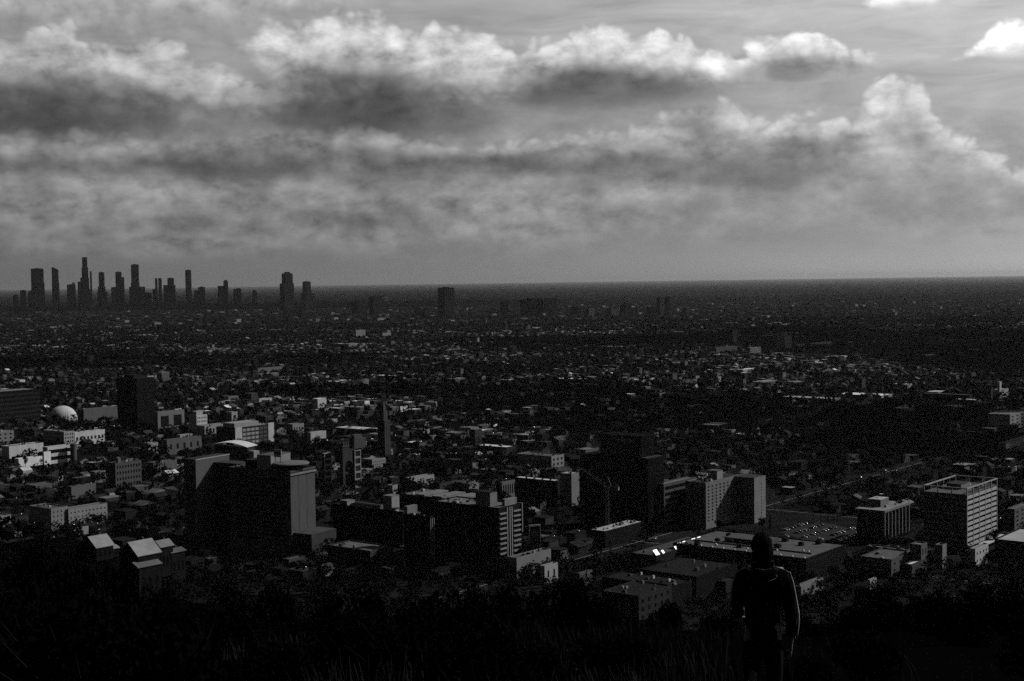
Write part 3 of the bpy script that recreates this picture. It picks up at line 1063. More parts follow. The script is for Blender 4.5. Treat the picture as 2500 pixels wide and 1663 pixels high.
# ------------------------------------------------------------------ clock billboard
P = at_z(1307, 1392)
bbd = empty('clock_billboard', P, R(GRID - 30), 'framed billboard with a round clock face, right of the balcony block', 'billboard')
zz = at_y(1307, 1320, P.y).z
BW, BH = 8.2, 10.0
blk(bbd, 'panel', mat(0.02, .6, .2, .3, .2), -BW / 2 + .5, BW / 2 - .5, 0, .5, zz, zz + BH - .6)
blk(bbd, 'top_frame', wallm(0.5), -BW / 2, BW / 2, -.2, .6, zz + BH - .59, zz + BH + .5)
blk(bbd, 'side_frame', wallm(0.5), -BW / 2, -BW / 2 + .49, -.2, .6, zz + BH * .45, zz + BH - .6)
blk(bbd, 'side_frame', wallm(0.5), BW / 2 - .49, BW / 2, -.2, .6, zz - 1, zz + BH - .6)
blk(bbd, 'side_panel', wallm(0.14), BW / 2 + .01, BW / 2 + .3, .2, 6, zz + 1, zz + BH - 2)
dial = MB()
for i in range(28):
    t = 2 * math.pi * i / 28
    dial.v.append((math.cos(t) * 2.4, -.06, zz + BH * .48 + math.sin(t) * 2.4))
for i in range(28):
    t = 2 * math.pi * i / 28
    dial.v.append((math.cos(t) * 2.4, -.01, zz + BH * .48 + math.sin(t) * 2.4))
dial.f = [tuple(range(28)), tuple(range(55, 27, -1))] + [(i, 28 + i, 28 + (i + 1) % 28, (i + 1) % 28) for i in range(28)]
dl = dial.build('clock_face', mat(0.14, .6, .3, 1.2, .2), bbd)
blk(dl, 'hub', DARKM, -.25, .25, -.12, -.07, zz + BH * .48 - .25, zz + BH * .48 + .25)
for t in range(12):
    a = t * math.pi / 6
    MB().box(math.sin(a) * 1.9 - .12, math.sin(a) * 1.9 + .12, -.11, -.07, zz + BH * .48 + math.cos(a) * 1.9 - .12, zz + BH * .48 + math.cos(a) * 1.9 + .12).build('hour_mark', DARKM, dl)
for x in (-2.5, 2.5):
    blk(bbd, 'post', DARKM, x - .3, x + .3, .05, .45, 0, zz - .01)

# ------------------------------------------------------------------ store with the broad roof, and its skylights
b = Bld('superstore', 'broad low store with a grey flat roof dotted with white domes, behind the person', 'store', 1968, 1418, 1643, 2066, 1364)
b.shell(0.03, 0.19, 0.7)
lx, ly = b.lx, b.ly
for i in range(12):
    y = ly * (.03 + .94 * i / 11)
    MB().lathe([(.75, b.zr + .003), (.75, b.zr + .35), (.5, b.zr + .8), (.12, b.zr + 1.0)], lx * .04 + 1.2, y, 12).build('dome_light', mat(.8, .25, .05, .5, .6), b.e)
for i in range(9):
    MB().lathe([(.75, b.zr + .003), (.75, b.zr + .35), (.5, b.zr + .8), (.12, b.zr + 1.0)], random.uniform(3, lx * .6), random.uniform(3, ly - 3), 12).build('dome_light', mat(.8, .25, .05, .5, .6), b.e)
for i in range(11):
    x, y = random.uniform(3, lx - 6), random.uniform(4, ly - 6)
    w = random.uniform(2, 3.6)
    MB().box(x, x + w, y, y + w * 1.3, b.zr + .003, b.zr + 2.2).box(x + .4, x + w - .4, y + .4, y + w, b.zr + 2.203, b.zr + 2.5).build('roof_unit', wallm(.05), b.e)
blk(b.e, 'raised_roof', roofm(.17), lx * .42, lx * .72, ly * .42, ly * .74, b.zr + .003, b.zr + 3.4)
blk(b.e, 'roof_rail', wallm(.3), lx * .3, lx * .31, ly * .05, ly * .95, b.zr + .003, b.zr + 1.0)

b = Bld('cinema', 'low building with a row of gleaming white skylights on its roof, right of the crane', 'cinema', 1602, 1398, 1538, 1742, 1357)
b.shell(0.05, 0.14, 0.6)
lx = b.lx
SKYL = mat(.85, .22, .03, .5, .7, metallic=.35, name='skylight_metal')
for x0, w in ((lx * .03, 4.6), (lx * .14, 2.6), (lx * .36, 3.0), (lx * .45, 3.4), (lx * .53, 3.4), (lx * .62, 2.2), (lx * .69, 4.4), (lx * .79, 4.4), (lx * .88, 3)):
    y0 = b.ly * .05
    dpt = 2.9 if w > 3.1 else 1.8
    mb = MB()
    mb.v = [(x0, y0, b.zr + .01), (x0 + w, y0, b.zr + .01), (x0 + w, y0 + dpt, b.zr + .01), (x0, y0 + dpt, b.zr + .01), (x0, y0 + dpt, b.zr + dpt * 1.15), (x0 + w, y0 + dpt, b.zr + dpt * 1.15)]
    mb.f = [(0, 3, 2, 1), (0, 1, 5, 4), (3, 4, 5, 2), (0, 4, 3), (1, 2, 5)]
    mb.build('skylight', SKYL, b.e)
b.units(6, 1, 2.5, x0=3)

# parking lot
pl = [at_z(*p) for p in ((1905, 1300), (2010, 1332), (2105, 1298), (2000, 1272))]
me = bpy.data.meshes.new('parking_lot')
me.from_pydata([(p.x, p.y, .05) for p in pl], [], [(0, 1, 2, 3)])
me.materials.append(mat(0.075, 0.8, 0.3, 0.2, 0.3, (1, 1, 1), name='car_park_asphalt'))
tag(link('parking_lot', me), kind='structure')
lotc = sum(pl, Vector()) / 4
FOOT.append((lotc - EXG * 60 - EYG * 60, EXG, EYG, 120, 120))

# ------------------------------------------------------------------ more buildings one can tell apart
# kind, label, category, (xc, yb, xl, xr, yt), wall, roof, extras
def deco(b, ex):
    for k in ex:
        if k[0] == 'win': b.windows(k[1], k[2], k[3], 0.8, (b.lx if k[1] == 'w' else b.ly) - .8, 2.0 + (k[6] if len(k) > 6 else 0), b.h - 1.4, k[4], k[5])
        elif k[0] == 'bars': b.bars(k[1], k[2], 0.0, b.lx if k[1] == 'w' else b.ly, 2.5, b.h - 1.0, .5, k[3], .3)
        elif k[0] == 'units': b.units(k[1], .9, 2.6)
        elif k[0] == 'top': b.box_on('penthouse', k[5], b.lx * k[1], b.lx * k[2], b.ly * k[3], b.ly * k[4], k[6], roof=k[5])
        elif k[0] == 'fins':
            b.fins(k[1], k[2], .4, (b.lx if k[1] == 'w' else b.ly) - .4, 1, b.h - 1, .5, k[3], .4)


TABLE = [
    # lower right
    ('annex', 'grey-walled annex with a flat roof at the lower right, before the fin office', 'building', (2176, 1412, 2100, 2247, 1366), .16, .2, [('units', 5), ('win', 'w', 5, 2, .3, .3)]),
    ('annex', 'pale flat roof between the grey annex and the fin office', 'building', (2214, 1388, 2115, 2224, 1343), .14, .5, [('units', 4)]),
    ('chapel', 'narrow building with arched windows left of the crowned tower base', 'chapel', (2249, 1398, 2222, 2264, 1330), .2, .3, [('win', 'w', 2, 2, .35, .5)]),
    ('kiosk', 'tiny building with a bright white roof below the arched-window building', 'kiosk', (2226, 1410, 2207, 2263, 1378), .12, .75, []),
    ('stair_shaft', 'thin shaft with one sunlit edge left of the crowned tower foot', 'building', (2301, 1390, 2283, 2311, 1331), .3, .2, []),
    ('white_house', 'white two-storey house at the foot of the crowned tower', 'house', (2381, 1388, 2368, 2413, 1340), .5, .3, [('win', 'w', 4, 2, .3, .35)]),
    ('warehouse', 'long pale warehouse roof at the right edge, below the crowned tower', 'warehouse', (2540, 1368, 2428, 2600, 1327), .08, .5, [('units', 4)]),
    ('corner_block', 'dim block with a pale corner at the right picture edge', 'building', (2477, 1296, 2458, 2515, 1243), .2, .25, [('win', 'w', 3, 4, .4, .4)]),
    # left foreground city
    ('apartment_block', 'pale four-storey apartment block with a long roof, far left above the hill', 'apartment block', (126, 1296, 72, 166, 1242), .34, .16, [('win', 'w', 4, 4, .22, .45), ('units', 5)]),
    ('apartment_wing', 'long sunlit upper storey running right from the pale apartment block', 'apartment block', (168, 1290, 150, 262, 1243), .36, .2, [('win', 'w', 10, 3, .35, .25)]),
    ('pale_house', 'pale house wall cut by trees at the left picture edge', 'house', (-12, 1302, -50, 27, 1262), .38, .2, [('win', 'w', 2, 2, .3, .4)]),
    ('garage', 'low grey garage roof above the pale apartment block', 'garage', (88, 1212, 60, 140, 1186), .2, .2, []),
    ('low_store', 'grey flat store with awning right of the low garage roof', 'store', (175, 1220, 165, 234, 1188), .22, .2, [('units', 3)]),
    ('framed_house', 'small house with a white window frame above the grey flat store', 'house', (232, 1180, 220, 258, 1152), .3, .2, [('win', 'w', 2, 2, .4, .5)]),
    ('window_block', 'dim block with rows of windows, left of the hotel wing', 'office block', (283, 1198, 262, 345, 1131), .16, .1, [('win', 'w', 9, 4, .5, .45), ('units', 4), ('top', .2, .3, .3, .6, .25, 5)]),
    ('low_house', 'grey low house between the window block and the hotel wing', 'house', (375, 1165, 360, 432, 1130), .22, .2, [('units', 2)]),
    ('white_hall', 'bright white windowless hall on the far left', 'hall', (46, 1142, 36, 124, 1120), .78, .3, []),
    ('white_tower', 'taller white end block joined to the windowless hall', 'building', (108, 1140, 104, 124, 1104), .78, .4, []),
    ('white_terrace', 'long white parapet wall above the windowless hall', 'building', (23, 1120, 4, 106, 1090), .6, .3, [('units', 6)]),
    ('terrace_block', 'building with two long white parapet lines and a round grey silo', 'building', (117, 1134, 104, 174, 1092), .62, .25, [('win', 'w', 1, 2, .98, .5)]),
    ('pale_office', 'pale office with window grids on both faces, below the dome', 'office block', (157, 1096, 106, 181, 1054), .42, .3, [('win', 'w', 4, 4, .45, .45), ('win', 'n', 9, 4, .45, .45), ('units', 4)]),
    ('white_gallery', 'long low white gallery running right from the pale office', 'building', (183, 1090, 172, 256, 1056), .6, .5, [('win', 'w', 8, 1, .5, .3), ('units', 6)]),
    ('edge_block', 'grey block touching the left picture edge under the dome', 'building', (-20, 1092, -60, 34, 1056), .3, .45, [('win', 'w', 4, 3, .4, .4), ('units', 5)]),
    ('banded_office', 'dark office slab with pale roof and horizontal bands, left of the dome', 'office block', (-70, 1046, -110, 98, 962), .025, .3, [('bars', 'w', 7, .05), ('units', 4)]),
    ('studio_hall', 'grey studio hall right behind the dome', 'hall', (205, 1036, 190, 296, 1000), .2, .22, [('units', 3)]),
    ('portal_building', 'grey building with two large dark openings, right of the black tower', 'building', (386, 1056, 376, 450, 1006), .27, .4, [('win', 'w', 2, 1, .62, .6), ('units', 3)]),
    ('white_office', 'small white office with four window rows and a block on top', 'office block', (481, 1066, 461, 506, 1014), .58, .4, [('win', 'w', 6, 5, .5, .4), ('win', 'n', 4, 5, .4, .4), ('top', .2, .8, .3, .8, .5, 5)]),
    ('row_building', 'pale low row with dark doorways in front of the small white office', 'building', (500, 1068, 480, 560, 1040), .4, .3, [('win', 'w', 7, 1, .5, .5), ('units', 3)]),
    ('gable_shed', 'small bright shed roof above the dim low wall, left of the theatre', 'shed', (440, 1082, 432, 470, 1062), .45, .5, []),
    ('cream_house', 'cream house with arched porch, left of the theatre', 'house', (363, 1110, 350, 386, 1082), .4, .3, [('win', 'w', 2, 1, .3, .4)]),
    ('ochre_house', 'grey garden house beside the long dim wall, left of the theatre', 'house', (408, 1112, 398, 492, 1074), .2, .2, [('win', 'w', 5, 1, .3, .4)]),
    ('cube_house', 'white cube house high above the long low row', 'house', (566, 1032, 556, 580, 1006), .42, .3, [('win', 'w', 1, 1, .5, .4)]),
    ('corner_shop', 'white corner shop with a tree before it, right of the long banded office', 'shop', (759, 1084, 750, 796, 1056), .5, .3, []),
    ('flat_house', 'pale flats with toothed roof line, left of the corner shop', 'house', (715, 1060, 700, 742, 1036), .34, .3, [('win', 'w', 4, 1, .4, .4)]),
    ('arcade_house', 'pale house with a row of square windows below the slender tower', 'house', (909, 1144, 884, 941, 1122), .36, .3, [('win', 'w', 6, 2, .45, .4)]),
    ('arcade_house', 'smaller windowed house at the very foot of the slender tower', 'house', (930, 1118, 918, 959, 1100), .34, .3, [('win', 'w', 4, 1, .5, .5)]),
    ('white_roof_shop', 'shop under a single brilliant white roof, right of the slender tower', 'shop', (1014, 1104, 985, 1042, 1081), .14, .8, []),
    ('crenel_wall', 'white wall building with notched base behind the mall vault', 'building', (1003, 1192, 986, 1060, 1168), .42, .3, [('win', 'w', 8, 1, .35, .3)]),
    ('blank_shaft', 'blank box tower with a sunlit strip, beside the mall vault', 'building', (959, 1228, 945, 971, 1185), .38, .4, []),
    ('long_roof', 'long building under a zigzag white roof in the middle of the picture', 'store', (1236, 1110, 1160, 1262, 1092), .08, .72, [('units', 5)]),
    ('back_roof', 'grey hall just behind the zigzag white roof', 'hall', (1252, 1092, 1176, 1262, 1073), .25, .4, []),
    ('windowed_hall', 'hall with dark arched windows and a pale right end, centre right', 'hall', (1347, 1158, 1262, 1377, 1114), .34, .2, [('win', 'w', 3, 3, .4, .5), ('win', 'n', 9, 1, .4, .5), ('units', 4)]),
    ('arcade', 'pale arcade with seven tall arches, above the balcony block', 'arcade', (1226, 1218, 1219, 1266, 1178), .22, .2, [('win', 'w', 7, 1, .5, .75)]),
    ('lit_house', 'plain sunlit house right of the seven-arch arcade', 'house', (1297, 1220, 1290, 1321, 1182), .3, .3, []),
    ('dim_shop', 'dim shop below the plain sunlit house', 'shop', (1312, 1232, 1305, 1334, 1204), .2, .2, []),
    ('parking_deck', 'dark parking deck with pale floor edges, left of the stucco hotel', 'parking deck', (1622, 1296, 1600, 1700, 1182), .16, .3, [('win', 'w', 1, 7, .98, .55)]),
    ('round_villa', 'villa with a curved pale terrace behind the black glass tower', 'villa', (1430, 1122, 1405, 1462, 1098), .2, .3, []),
    ('court_house', 'low pale house with dark doorway, lower middle at the hill edge', 'house', (1330, 1428, 1318, 1362, 1382), .42, .3, [('win', 'w', 2, 1, .25, .5)]),
    ('post_house', 'small house with one sunlit post, right of the low pale house', 'house', (1416, 1436, 1408, 1446, 1400), .2, .15, []),
    ('flats_roof', 'broad gravel roof with low walls, below the cinema skylights', 'apartment block', (1640, 1500, 1470, 1690, 1432), .03, .05, [('units', 8)]),
    ('flats_roof', 'second gravel roof nearer the hill with a bright hatch', 'apartment block', (1560, 1530, 1470, 1640, 1455), .07, .05, [('units', 7), ('win', 'w', 5, 3, .35, .45)]),
    ('flats_roof', 'gravel roof with a parapet kink behind the palms', 'apartment block', (1700, 1478, 1560, 1800, 1408), .03, .05, [('units', 5)]),
    ('garden_house', 'low garden house left of the person, among dark trees', 'house', (1772, 1462, 1700, 1800, 1420), .06, .08, [('units', 3)]),
    ('garden_house', 'sunlit low house right of the person at shoulder height', 'house', (1956, 1462, 1940, 2010, 1432), .3, .25, [('win', 'w', 5, 1, .4, .4)]),
    ('garden_house', 'small white gable house under the trees at the right', 'house', (2124, 1440, 2118, 2140, 1416), .4, .3, []),
    ('low_shop', 'low shop roofs at the foot of the hotel, on the hill edge', 'shop', (905, 1402, 800, 960, 1345), .1, .22, [('units', 6)]),
    ('low_shop', 'small pale shop below the hotel podium', 'shop', (706, 1392, 690, 745, 1366), .12, .2, []),
    ('low_shop', 'pair of dim boxes between the mall and the hill', 'shop', (952, 1412, 930, 990, 1388), .1, .15, []),
    ('low_shop', 'grey garage block left of the balcony block foot', 'garage', (968, 1388, 950, 1030, 1352), .12, .15, []),
    ('street_shop', 'long low shops along the street below the clock billboard', 'shop', (1262, 1412, 1240, 1345, 1362), .3, .18, [('units', 4)]),
    # middle distance
    ('studio', 'long pale studio front with rounded end in the right distance', 'studio', (2152, 973, 2040, 2178, 966), .4, .85, [('units', 8)]),
    ('studio', 'low grey studio sheds left of the long pale studio', 'studio', (2030, 982, 1905, 2052, 974), .25, .5, [('units', 4)]),
    ('studio', 'dark-fronted studio hall with a pale roof line, right distance', 'studio', (2366, 978, 2250, 2374, 964), .06, .5, []),
    ('studio', 'bright white roofs in front of the dark studio hall', 'studio', (2370, 1000, 2290, 2384, 994), .6, .85, [('units', 5)]),
    ('studio', 'pale slanting studio roof above the bright white roofs', 'studio', (2384, 984, 2322, 2396, 977), .4, .7, []),
    ('studio', 'long low white sheds at the right picture edge', 'studio', (2500, 1010, 2415, 2520, 1000), .4, .55, [('bars', 'w', 2, .3)]),
    ('studio', 'grey slab block with a lit end at the right picture edge', 'office block', (2466, 1052, 2412, 2512, 1012), .34, .3, [('win', 'w', 4, 4, .4, .4)]),
    ('studio', 'three pale terraces at the right picture edge, mid height', 'apartment block', (2456, 1110, 2440, 2520, 1082), .36, .3, [('bars', 'w', 3, .45)]),
    ('chimney_house', 'small works with a white chimney in the right distance', 'works', (2440, 972, 2420, 2462, 952), .4, .5, [('top', .3, .5, .3, .6, .5, 12)]),
    ('grey_box', 'grey windowless box in the left middle distance', 'warehouse', (630, 916, 625, 690, 899), .24, .3, []),
    ('grey_box', 'bright grey box with fine bands, upper left of the slender tower', 'office block', (861, 948, 856, 900, 928), .32, .4, [('bars', 'w', 4, .4)]),
    ('grey_box', 'pale twin-window box above the long banded office', 'house', (633, 988, 628, 664, 974), .5, .4, [('win', 'w', 2, 1, .3, .5)]),
    ('grey_box', 'small grey cube far behind the black tower', 'house', (558, 986, 552, 582, 968), .26, .3, []),
    ('distant_block', 'pale tall cube in the left far distance', 'office block', (869, 824, 866, 892, 806), .3, .4, []),
    ('distant_block', 'low pale pair of cubes right of the pale tall cube', 'office block', (934, 826, 930, 955, 813), .3, .4, [('top', .6, .95, .2, .8, .3, 9)]),
    ('distant_block', 'pale wide block among flecks, left far distance', 'office block', (852, 852, 830, 892, 840), .3, .35, []),
    ('apartment_tower', 'apartment tower with one pale edge standing alone in the right distance', 'apartment tower', (1790, 846, 1762, 1800, 804), .05, .1, [('win', 'w', 2, 9, .5, .4)]),
    ('low_apartments', 'pale curved low wing at the foot of the lone apartment tower', 'apartment block', (1748, 864, 1738, 1800, 849), .14, .2, []),
    ('hospital', 'pale stepped tower with twin shafts in the right distance', 'tower', (1916, 858, 1896, 1933, 820), .3, .3, [('fins', 'w', 3, .4), ('top', .1, .6, .2, .7, .3, 10)]),
    ('hospital', 'pale low box left of the twin-shaft tower', 'building', (1832, 868, 1822, 1857, 849), .26, .3, [('win', 'w', 6, 3, .4, .4)]),
    ('hospital', 'row of small white sheds right of the twin-shaft tower', 'shed', (1946, 850, 1940, 2030, 841), .5, .6, [('units', 6)]),
    ('grandstand', 'striped grey stand in the dark right middle distance', 'stand', (2082, 902, 2078, 2136, 891), .12, .15, [('fins', 'w', 9, .2)]),
]
for kind, label, cat, px, wall, roof, ex in TABLE:
    b = Bld(kind, label, cat, *px)
    b.shell(wall, roof, min(.9, b.h * .12))
    deco(b, ex)

# the silo of the terrace block
c = at_z(180, 1128)
sil = empty('silo', c, 0, 'round grey silo standing right of the two white parapet lines', 'silo')
zt = at_y(180, 1084, c.y).z
MB().lathe([(3.4, 0), (3.4, zt), (2.6, zt + .6), (.2, zt + 1)], 0, 0, 28).build('drum', wallm(.17), sil, smooth=False)
MB().lathe([(3.6, zt * .9), (3.6, zt * .94)], 0, 0, 28).build('hoop', wallm(.12), sil)

# long banded five-storey office
b = Bld('banded_block', 'long five-storey block with white end piers and a gridded front, behind the theatre', 'office block', 575, 1092, 528, 668, 1045)
h, lx, ly = b.h, b.lx, b.ly
b.shell(.07, .35, .8)
b.bars('n', 5, .3, ly, 2, h - .5, .55, .14, .25)
blk(b.e, 'end_pier', wallm(.55), -.3, lx * .17, -.6, -.01, 1, h + .3)
blk(b.e, 'end_pier', wallm(.55), lx * .85, lx + .2, -.6, -.01, 1, h + 1.5)
for j in range(4):
    for i in range(6):
        x0 = lx * (.19 + i * .108)
        blk(b.e, 'spandrel', wallm(.4 if i < 4 else .16), x0, x0 + lx * .09, -.4, -.01, 2.5 + j * (h - 3) / 4, 2.5 + (j + .62) * (h - 3) / 4)
blk(b.e, 'set_back_storey', wallm(.42), lx * .08, lx * .7, ly * .2, ly * .8, b.zr + .003, b.zr + 5.2)
b.units(5, 1, 2, x0=lx * .72)

# black tower left
b = Bld('black_tower', 'black tower block with hardly any light on it, right of the dome', 'office tower', 336, 1048, 285, 377, 925)
h, lx, ly = b.h, b.lx, b.ly
blk(b.e, 'glass_wall', GLASS, .2, lx - .2, .2, ly - .2, 0, h)
blk(b.e, 'roof', roofm(.05), 0, lx, 0, ly, h + .003, h + .6)
b.bars('w', 14, 0, lx, 3, h - 1, .2, .025, .1, 'mullion')
b.bars('n', 14, 0, ly, 3, h - 1, .2, .015, .1, 'mullion')
b.zr = h + .6
b.box_on('penthouse', .05, lx * .2, lx * .7, ly * .3, ly * .8, 3, roof=.05)

# the dome
c = at_z(153, 1027)
dome = empty('domed_cinema', c, 0, 'white geodesic dome on the far left', 'cinema')
Rd = (188 - 118) / 2 / F * c.y
DM = wallm(.6)
blk(dome, 'base_ring', wallm(.2), -.1, .1, -.1, .1, 0, .1)
MB().lathe([(Rd * 1.0, 0.11), (Rd * 1.0, 1.8)], 0, 0, 48).build('drum', wallm(.3), dome)
bm = bmesh.new()
bmesh.ops.create_icosphere(bm, subdivisions=4, radius=Rd)
bmesh.ops.bisect_plane(bm, geom=bm.verts[:] + bm.edges[:] + bm.faces[:], plane_co=(0, 0, 0.0), plane_no=(0, 0, 1), clear_inner=True)
bmesh.ops.translate(bm, verts=bm.verts[:], vec=(0, 0, 1.81))
for v in bm.verts:
    v.co.z = 1.81 + (v.co.z - 1.81) * .96
me = bpy.data.meshes.new('shell_panels')
bm.to_mesh(me)
bm.free()
me.materials.append(DM)
link('shell_panels', me, dome)
FOOT.append((c - EXG * 25 - EYG * 25, EXG, EYG, 50, 50))

# ------------------------------------------------------------------ pitched-roof houses on the near left slope
def gable_house(label, px, py, Y, w, d, hw, hr, rot, roof_t, wall_t):
    P = at_y(px, py, Y)
    z = min(P.z - hw, float(hill(P.x, P.y)))
    e = empty('gable_house', (P.x, P.y, z), R(rot), label, 'house', 'pitched houses on the near slope')
    hw = P.z - z
    blk(e, 'wall', wallm(wall_t), -w / 2, w / 2, -d / 2, d / 2, 0, hw)
    mb = MB()
    mb.v = [(-w / 2, -d / 2, hw), (w / 2, -d / 2, hw), (w / 2, d / 2, hw), (-w / 2, d / 2, hw), (-w / 2, 0, hw + hr), (w / 2, 0, hw + hr)]
    mb.f = [(0, 4, 3), (1, 2, 5)]
    mb.build('gable', wallm(wall_t), e)
    for s in (-1, 1):
        mb = MB()
        o, ov = .5, .6
        a = [(-w / 2 - ov, s * (d / 2 + o), hw - hr * o / (d / 2)), (w / 2 + ov, s * (d / 2 + o), hw - hr * o / (d / 2)), (w / 2 + ov, 0, hw + hr + .02), (-w / 2 - ov, 0, hw + hr + .02)]
        mb.v = a + [(x, y, zz + .22) for x, y, zz in a]
        mb.f = [(0, 1, 2, 3), (7, 6, 5, 4), (0, 4, 5, 1), (1, 5, 6, 2), (2, 6, 7, 3), (3, 7, 4, 0)]
        r = mb.build('roof_slope', roofm(roof_t), e)
    blk(e, 'chimney', wallm(.15), w * .2, w * .2 + .8, d * .1, d * .1 + .8, hw + hr * .5, hw + hr + 1.0)
    for i in range(3):
        blk(e, 'window', GLASS, -w / 2 + w * (.14 + i * .3), -w / 2 + w * (.28 + i * .3), -d / 2 - .05, -d / 2 + .02, hw * .35, hw * .7)


gable_house('leftmost house with a bright sunlit pitched roof above the dark slope', 238, 1330, 640, 9, 11, 5, 4.2, 52, .38, .03)
gable_house('largest bright pitched roof, second house on the near left slope', 342, 1348, 630, 12, 13, 6, 5.2, 52, .38, .03)
gable_house('small bright roof right of the largest pitched roof', 396, 1331, 660, 7, 7, 4, 2.4, 52, .3, .03)
gable_house('low dim roof lowest on the near left slope', 352, 1378, 625, 12, 8, 4, 1.8, 52, .2, .03)
gable_house('grey low roof between the near slope and the hotel', 424, 1345, 665, 8, 7, 4, 1.2, 52, .2, .03)
gable_house('narrow pale roof strip under the leftmost bright roof', 268, 1338, 650, 6, 5, 4, 1.0, 52, .3, .03)

# ------------------------------------------------------------------ skyline
SK = 60
TW = wallm(.05)
TWM = [wallm(.04), wallm(.055), wallm(.07)]


def sky_tower(label, xl, xr, yt, Y, tiers=(), tone=.05, rot=35, fins=0, cat='skyscraper', roof='flat', group='skyline towers'):
    """tiers: (xl, xr, yt) of lower or upper set-back blocks"""
    th = R(rot)
    xm = (xl + xr) / 2
    P = at_y(xm, yt, Y)
    e = empty('skyscraper' if cat == 'skyscraper' else 'office_tower', (P.x, Y, 0), th, label, cat, group)
    k = Y / F

    def side(wpx):          # a square block of that apparent width
        return wpx * k / (math.cos(th) + math.sin(th))
    w = side(xr - xl)
    m = wallm(tone)
    hh = P.z
    blk(e, 'shaft', m, -w / 2, w / 2, -w / 2, w / 2, 0, hh)
    if roof == 'slant':
        mb = MB()
        mb.v = [(-w / 2, -w / 2, hh), (w / 2, -w / 2, hh), (w / 2, w / 2, hh), (-w / 2, w / 2, hh), (-w / 2, -w / 2, hh + w * .5), (-w / 2, w / 2, hh + w * .5)]
        mb.f = [(0, 1, 4), (3, 5, 2), (1, 2, 5, 4), (0, 4, 5, 3), (0, 3, 2, 1)]
        mb.build('slant_top', m, e)
    elif roof == 'round':
        MB().lathe([(w * .52, hh - 8), (w * .5, hh + 4), (w * .36, hh + 10), (w * .1, hh + 13)], 0, 0, 20).build('round_crown', m, e)
    else:
        blk(e, 'roof', m, -w * .46, w * .46, -w * .46, w * .46, hh + .01, hh + 4)
        blk(e, 'mast_base', m, -w * .2, w * .12, -w * .2, w * .2, hh + 4.01, hh + 8)
    if fins:
        for i in range(fins):
            u = -w / 2 + w * (i + .5) / fins
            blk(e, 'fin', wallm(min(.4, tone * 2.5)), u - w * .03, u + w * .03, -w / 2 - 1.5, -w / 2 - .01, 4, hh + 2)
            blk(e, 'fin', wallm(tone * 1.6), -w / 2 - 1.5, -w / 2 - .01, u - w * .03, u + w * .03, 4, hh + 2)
    for (a, c, y) in tiers:
        Q = at_y((a + c) / 2, y, Y)
        ww = side(c - a)
        dx = Q.x - P.x
        ox, oy = dx * math.cos(th), -dx * math.sin(th)
        blk(e, 'tier', m, ox - ww / 2 * .995, ox + ww / 2 * .995, oy - ww / 2 * 1.01, oy + ww / 2 * 1.01, 0, Q.z)
    return e


DT = 12500
sky_tower('wide flat-topped skyscraper, leftmost of the tall skyline towers', 74, 107, 657, DT, [(78, 109.5, 690)], fins=4)
sky_tower('low wide slab with a pale edge before the wide flat-topped skyscraper', 67, 111, 711, DT - 400, tone=.07, cat='office block')
sky_tower('small block at the left foot of the wide flat-topped skyscraper', 48, 64, 710, DT, tone=.05, cat='office block')
sky_tower('tiny block at the far left of the skyline', 31, 45, 721, DT + 200, tone=.05, cat='office block')
sky_tower('slender skyscraper with slanting top, second tall one from the left', 125.5, 143, 659, DT, [(126, 145, 690)], roof='slant')
sky_tower('stepped low block between the slanting-top tower and the tallest tower', 162.5, 185, 696, DT, [(176, 183, 690)], cat='office block')
t_ = sky_tower('tallest skyscraper with a round stepped crown', 198.5, 215.6, 654, DT, [(195, 218, 678), (189, 200, 688), (192, 222, 706)], roof='flat')
hh = at_y(206, 628, DT).z
ww = (212 - 200) * DT / F
MB().lathe([(ww * .5, at_y(206, 654, DT).z), (ww * .5, hh - 6), (ww * .44, hh - 4), (ww * .44, hh)], 0, 0, 24).build('round_crown', TW, t_)
sky_tower('thin striped tower close behind the tallest tower', 219, 224, 664, DT + 500, tone=.08)
sky_tower('slim skyscraper right of the tallest one, with a wider base', 240, 255, 666, DT, [(236, 263, 712), (238, 258, 700)])
sky_tower('skyscraper with a shoulder on its right side, middle of the skyline', 281, 297, 665, DT, [(290, 303.6, 677), (271, 284, 701)])
sky_tower('tall dark flat-capped skyscraper standing on a wide podium', 319, 339, 647, DT, [(319, 341, 690), (314, 355, 700)])
sky_tower('low block right of the wide podium', 352, 370, 716, DT, cat='office block')
sky_tower('twin-shafted tower, left shaft', 378, 384.5, 681, DT, [(372, 384, 706)], tone=.05)
sky_tower('twin-shafted tower, paler right shaft', 386, 395, 680.5, DT + 100, tone=.10)
sky_tower('broad-shouldered skyscraper right of the twin shafts', 408, 425, 680, DT, [(398, 429, 696)])
sky_tower('lone pale slender skyscraper, right of the broad-shouldered one', 451.5, 467, 660.5, DT, tone=.12, fins=3)
sky_tower('squat tower right of the lone pale skyscraper', 483, 501, 702, DT, [(473, 488, 709)])
sky_tower('round-topped tower right of the squat one', 545, 557, 687, DT, [(531, 546, 698)], roof='round')
sky_tower('pair of low rounded blocks right of the round-topped tower', 569, 590, 707, DT, [(576, 588, 704)], cat='office block')
sky_tower('small pointed block standing alone between the skyline and the wide ribbed tower', 615, 627, 712, DT, roof='round', cat='office block')
sky_tower('wide ribbed tower with a stepped top standing apart, right of the skyline', 687, 715, 669, 10000, [(682, 718, 692), (694, 708, 664)], tone=.05, fins=4)
sky_tower('grey block tower right of the wide ribbed tower', 738, 759, 689, 10200, [(735, 767, 715)], roof='flat')
sky_tower('low long slab left of the dark square tower', 859, 897, 738, 8600, cat='office block')
sky_tower('dark square tower above the left flats', 900, 930, 725, 8500, cat='office tower')
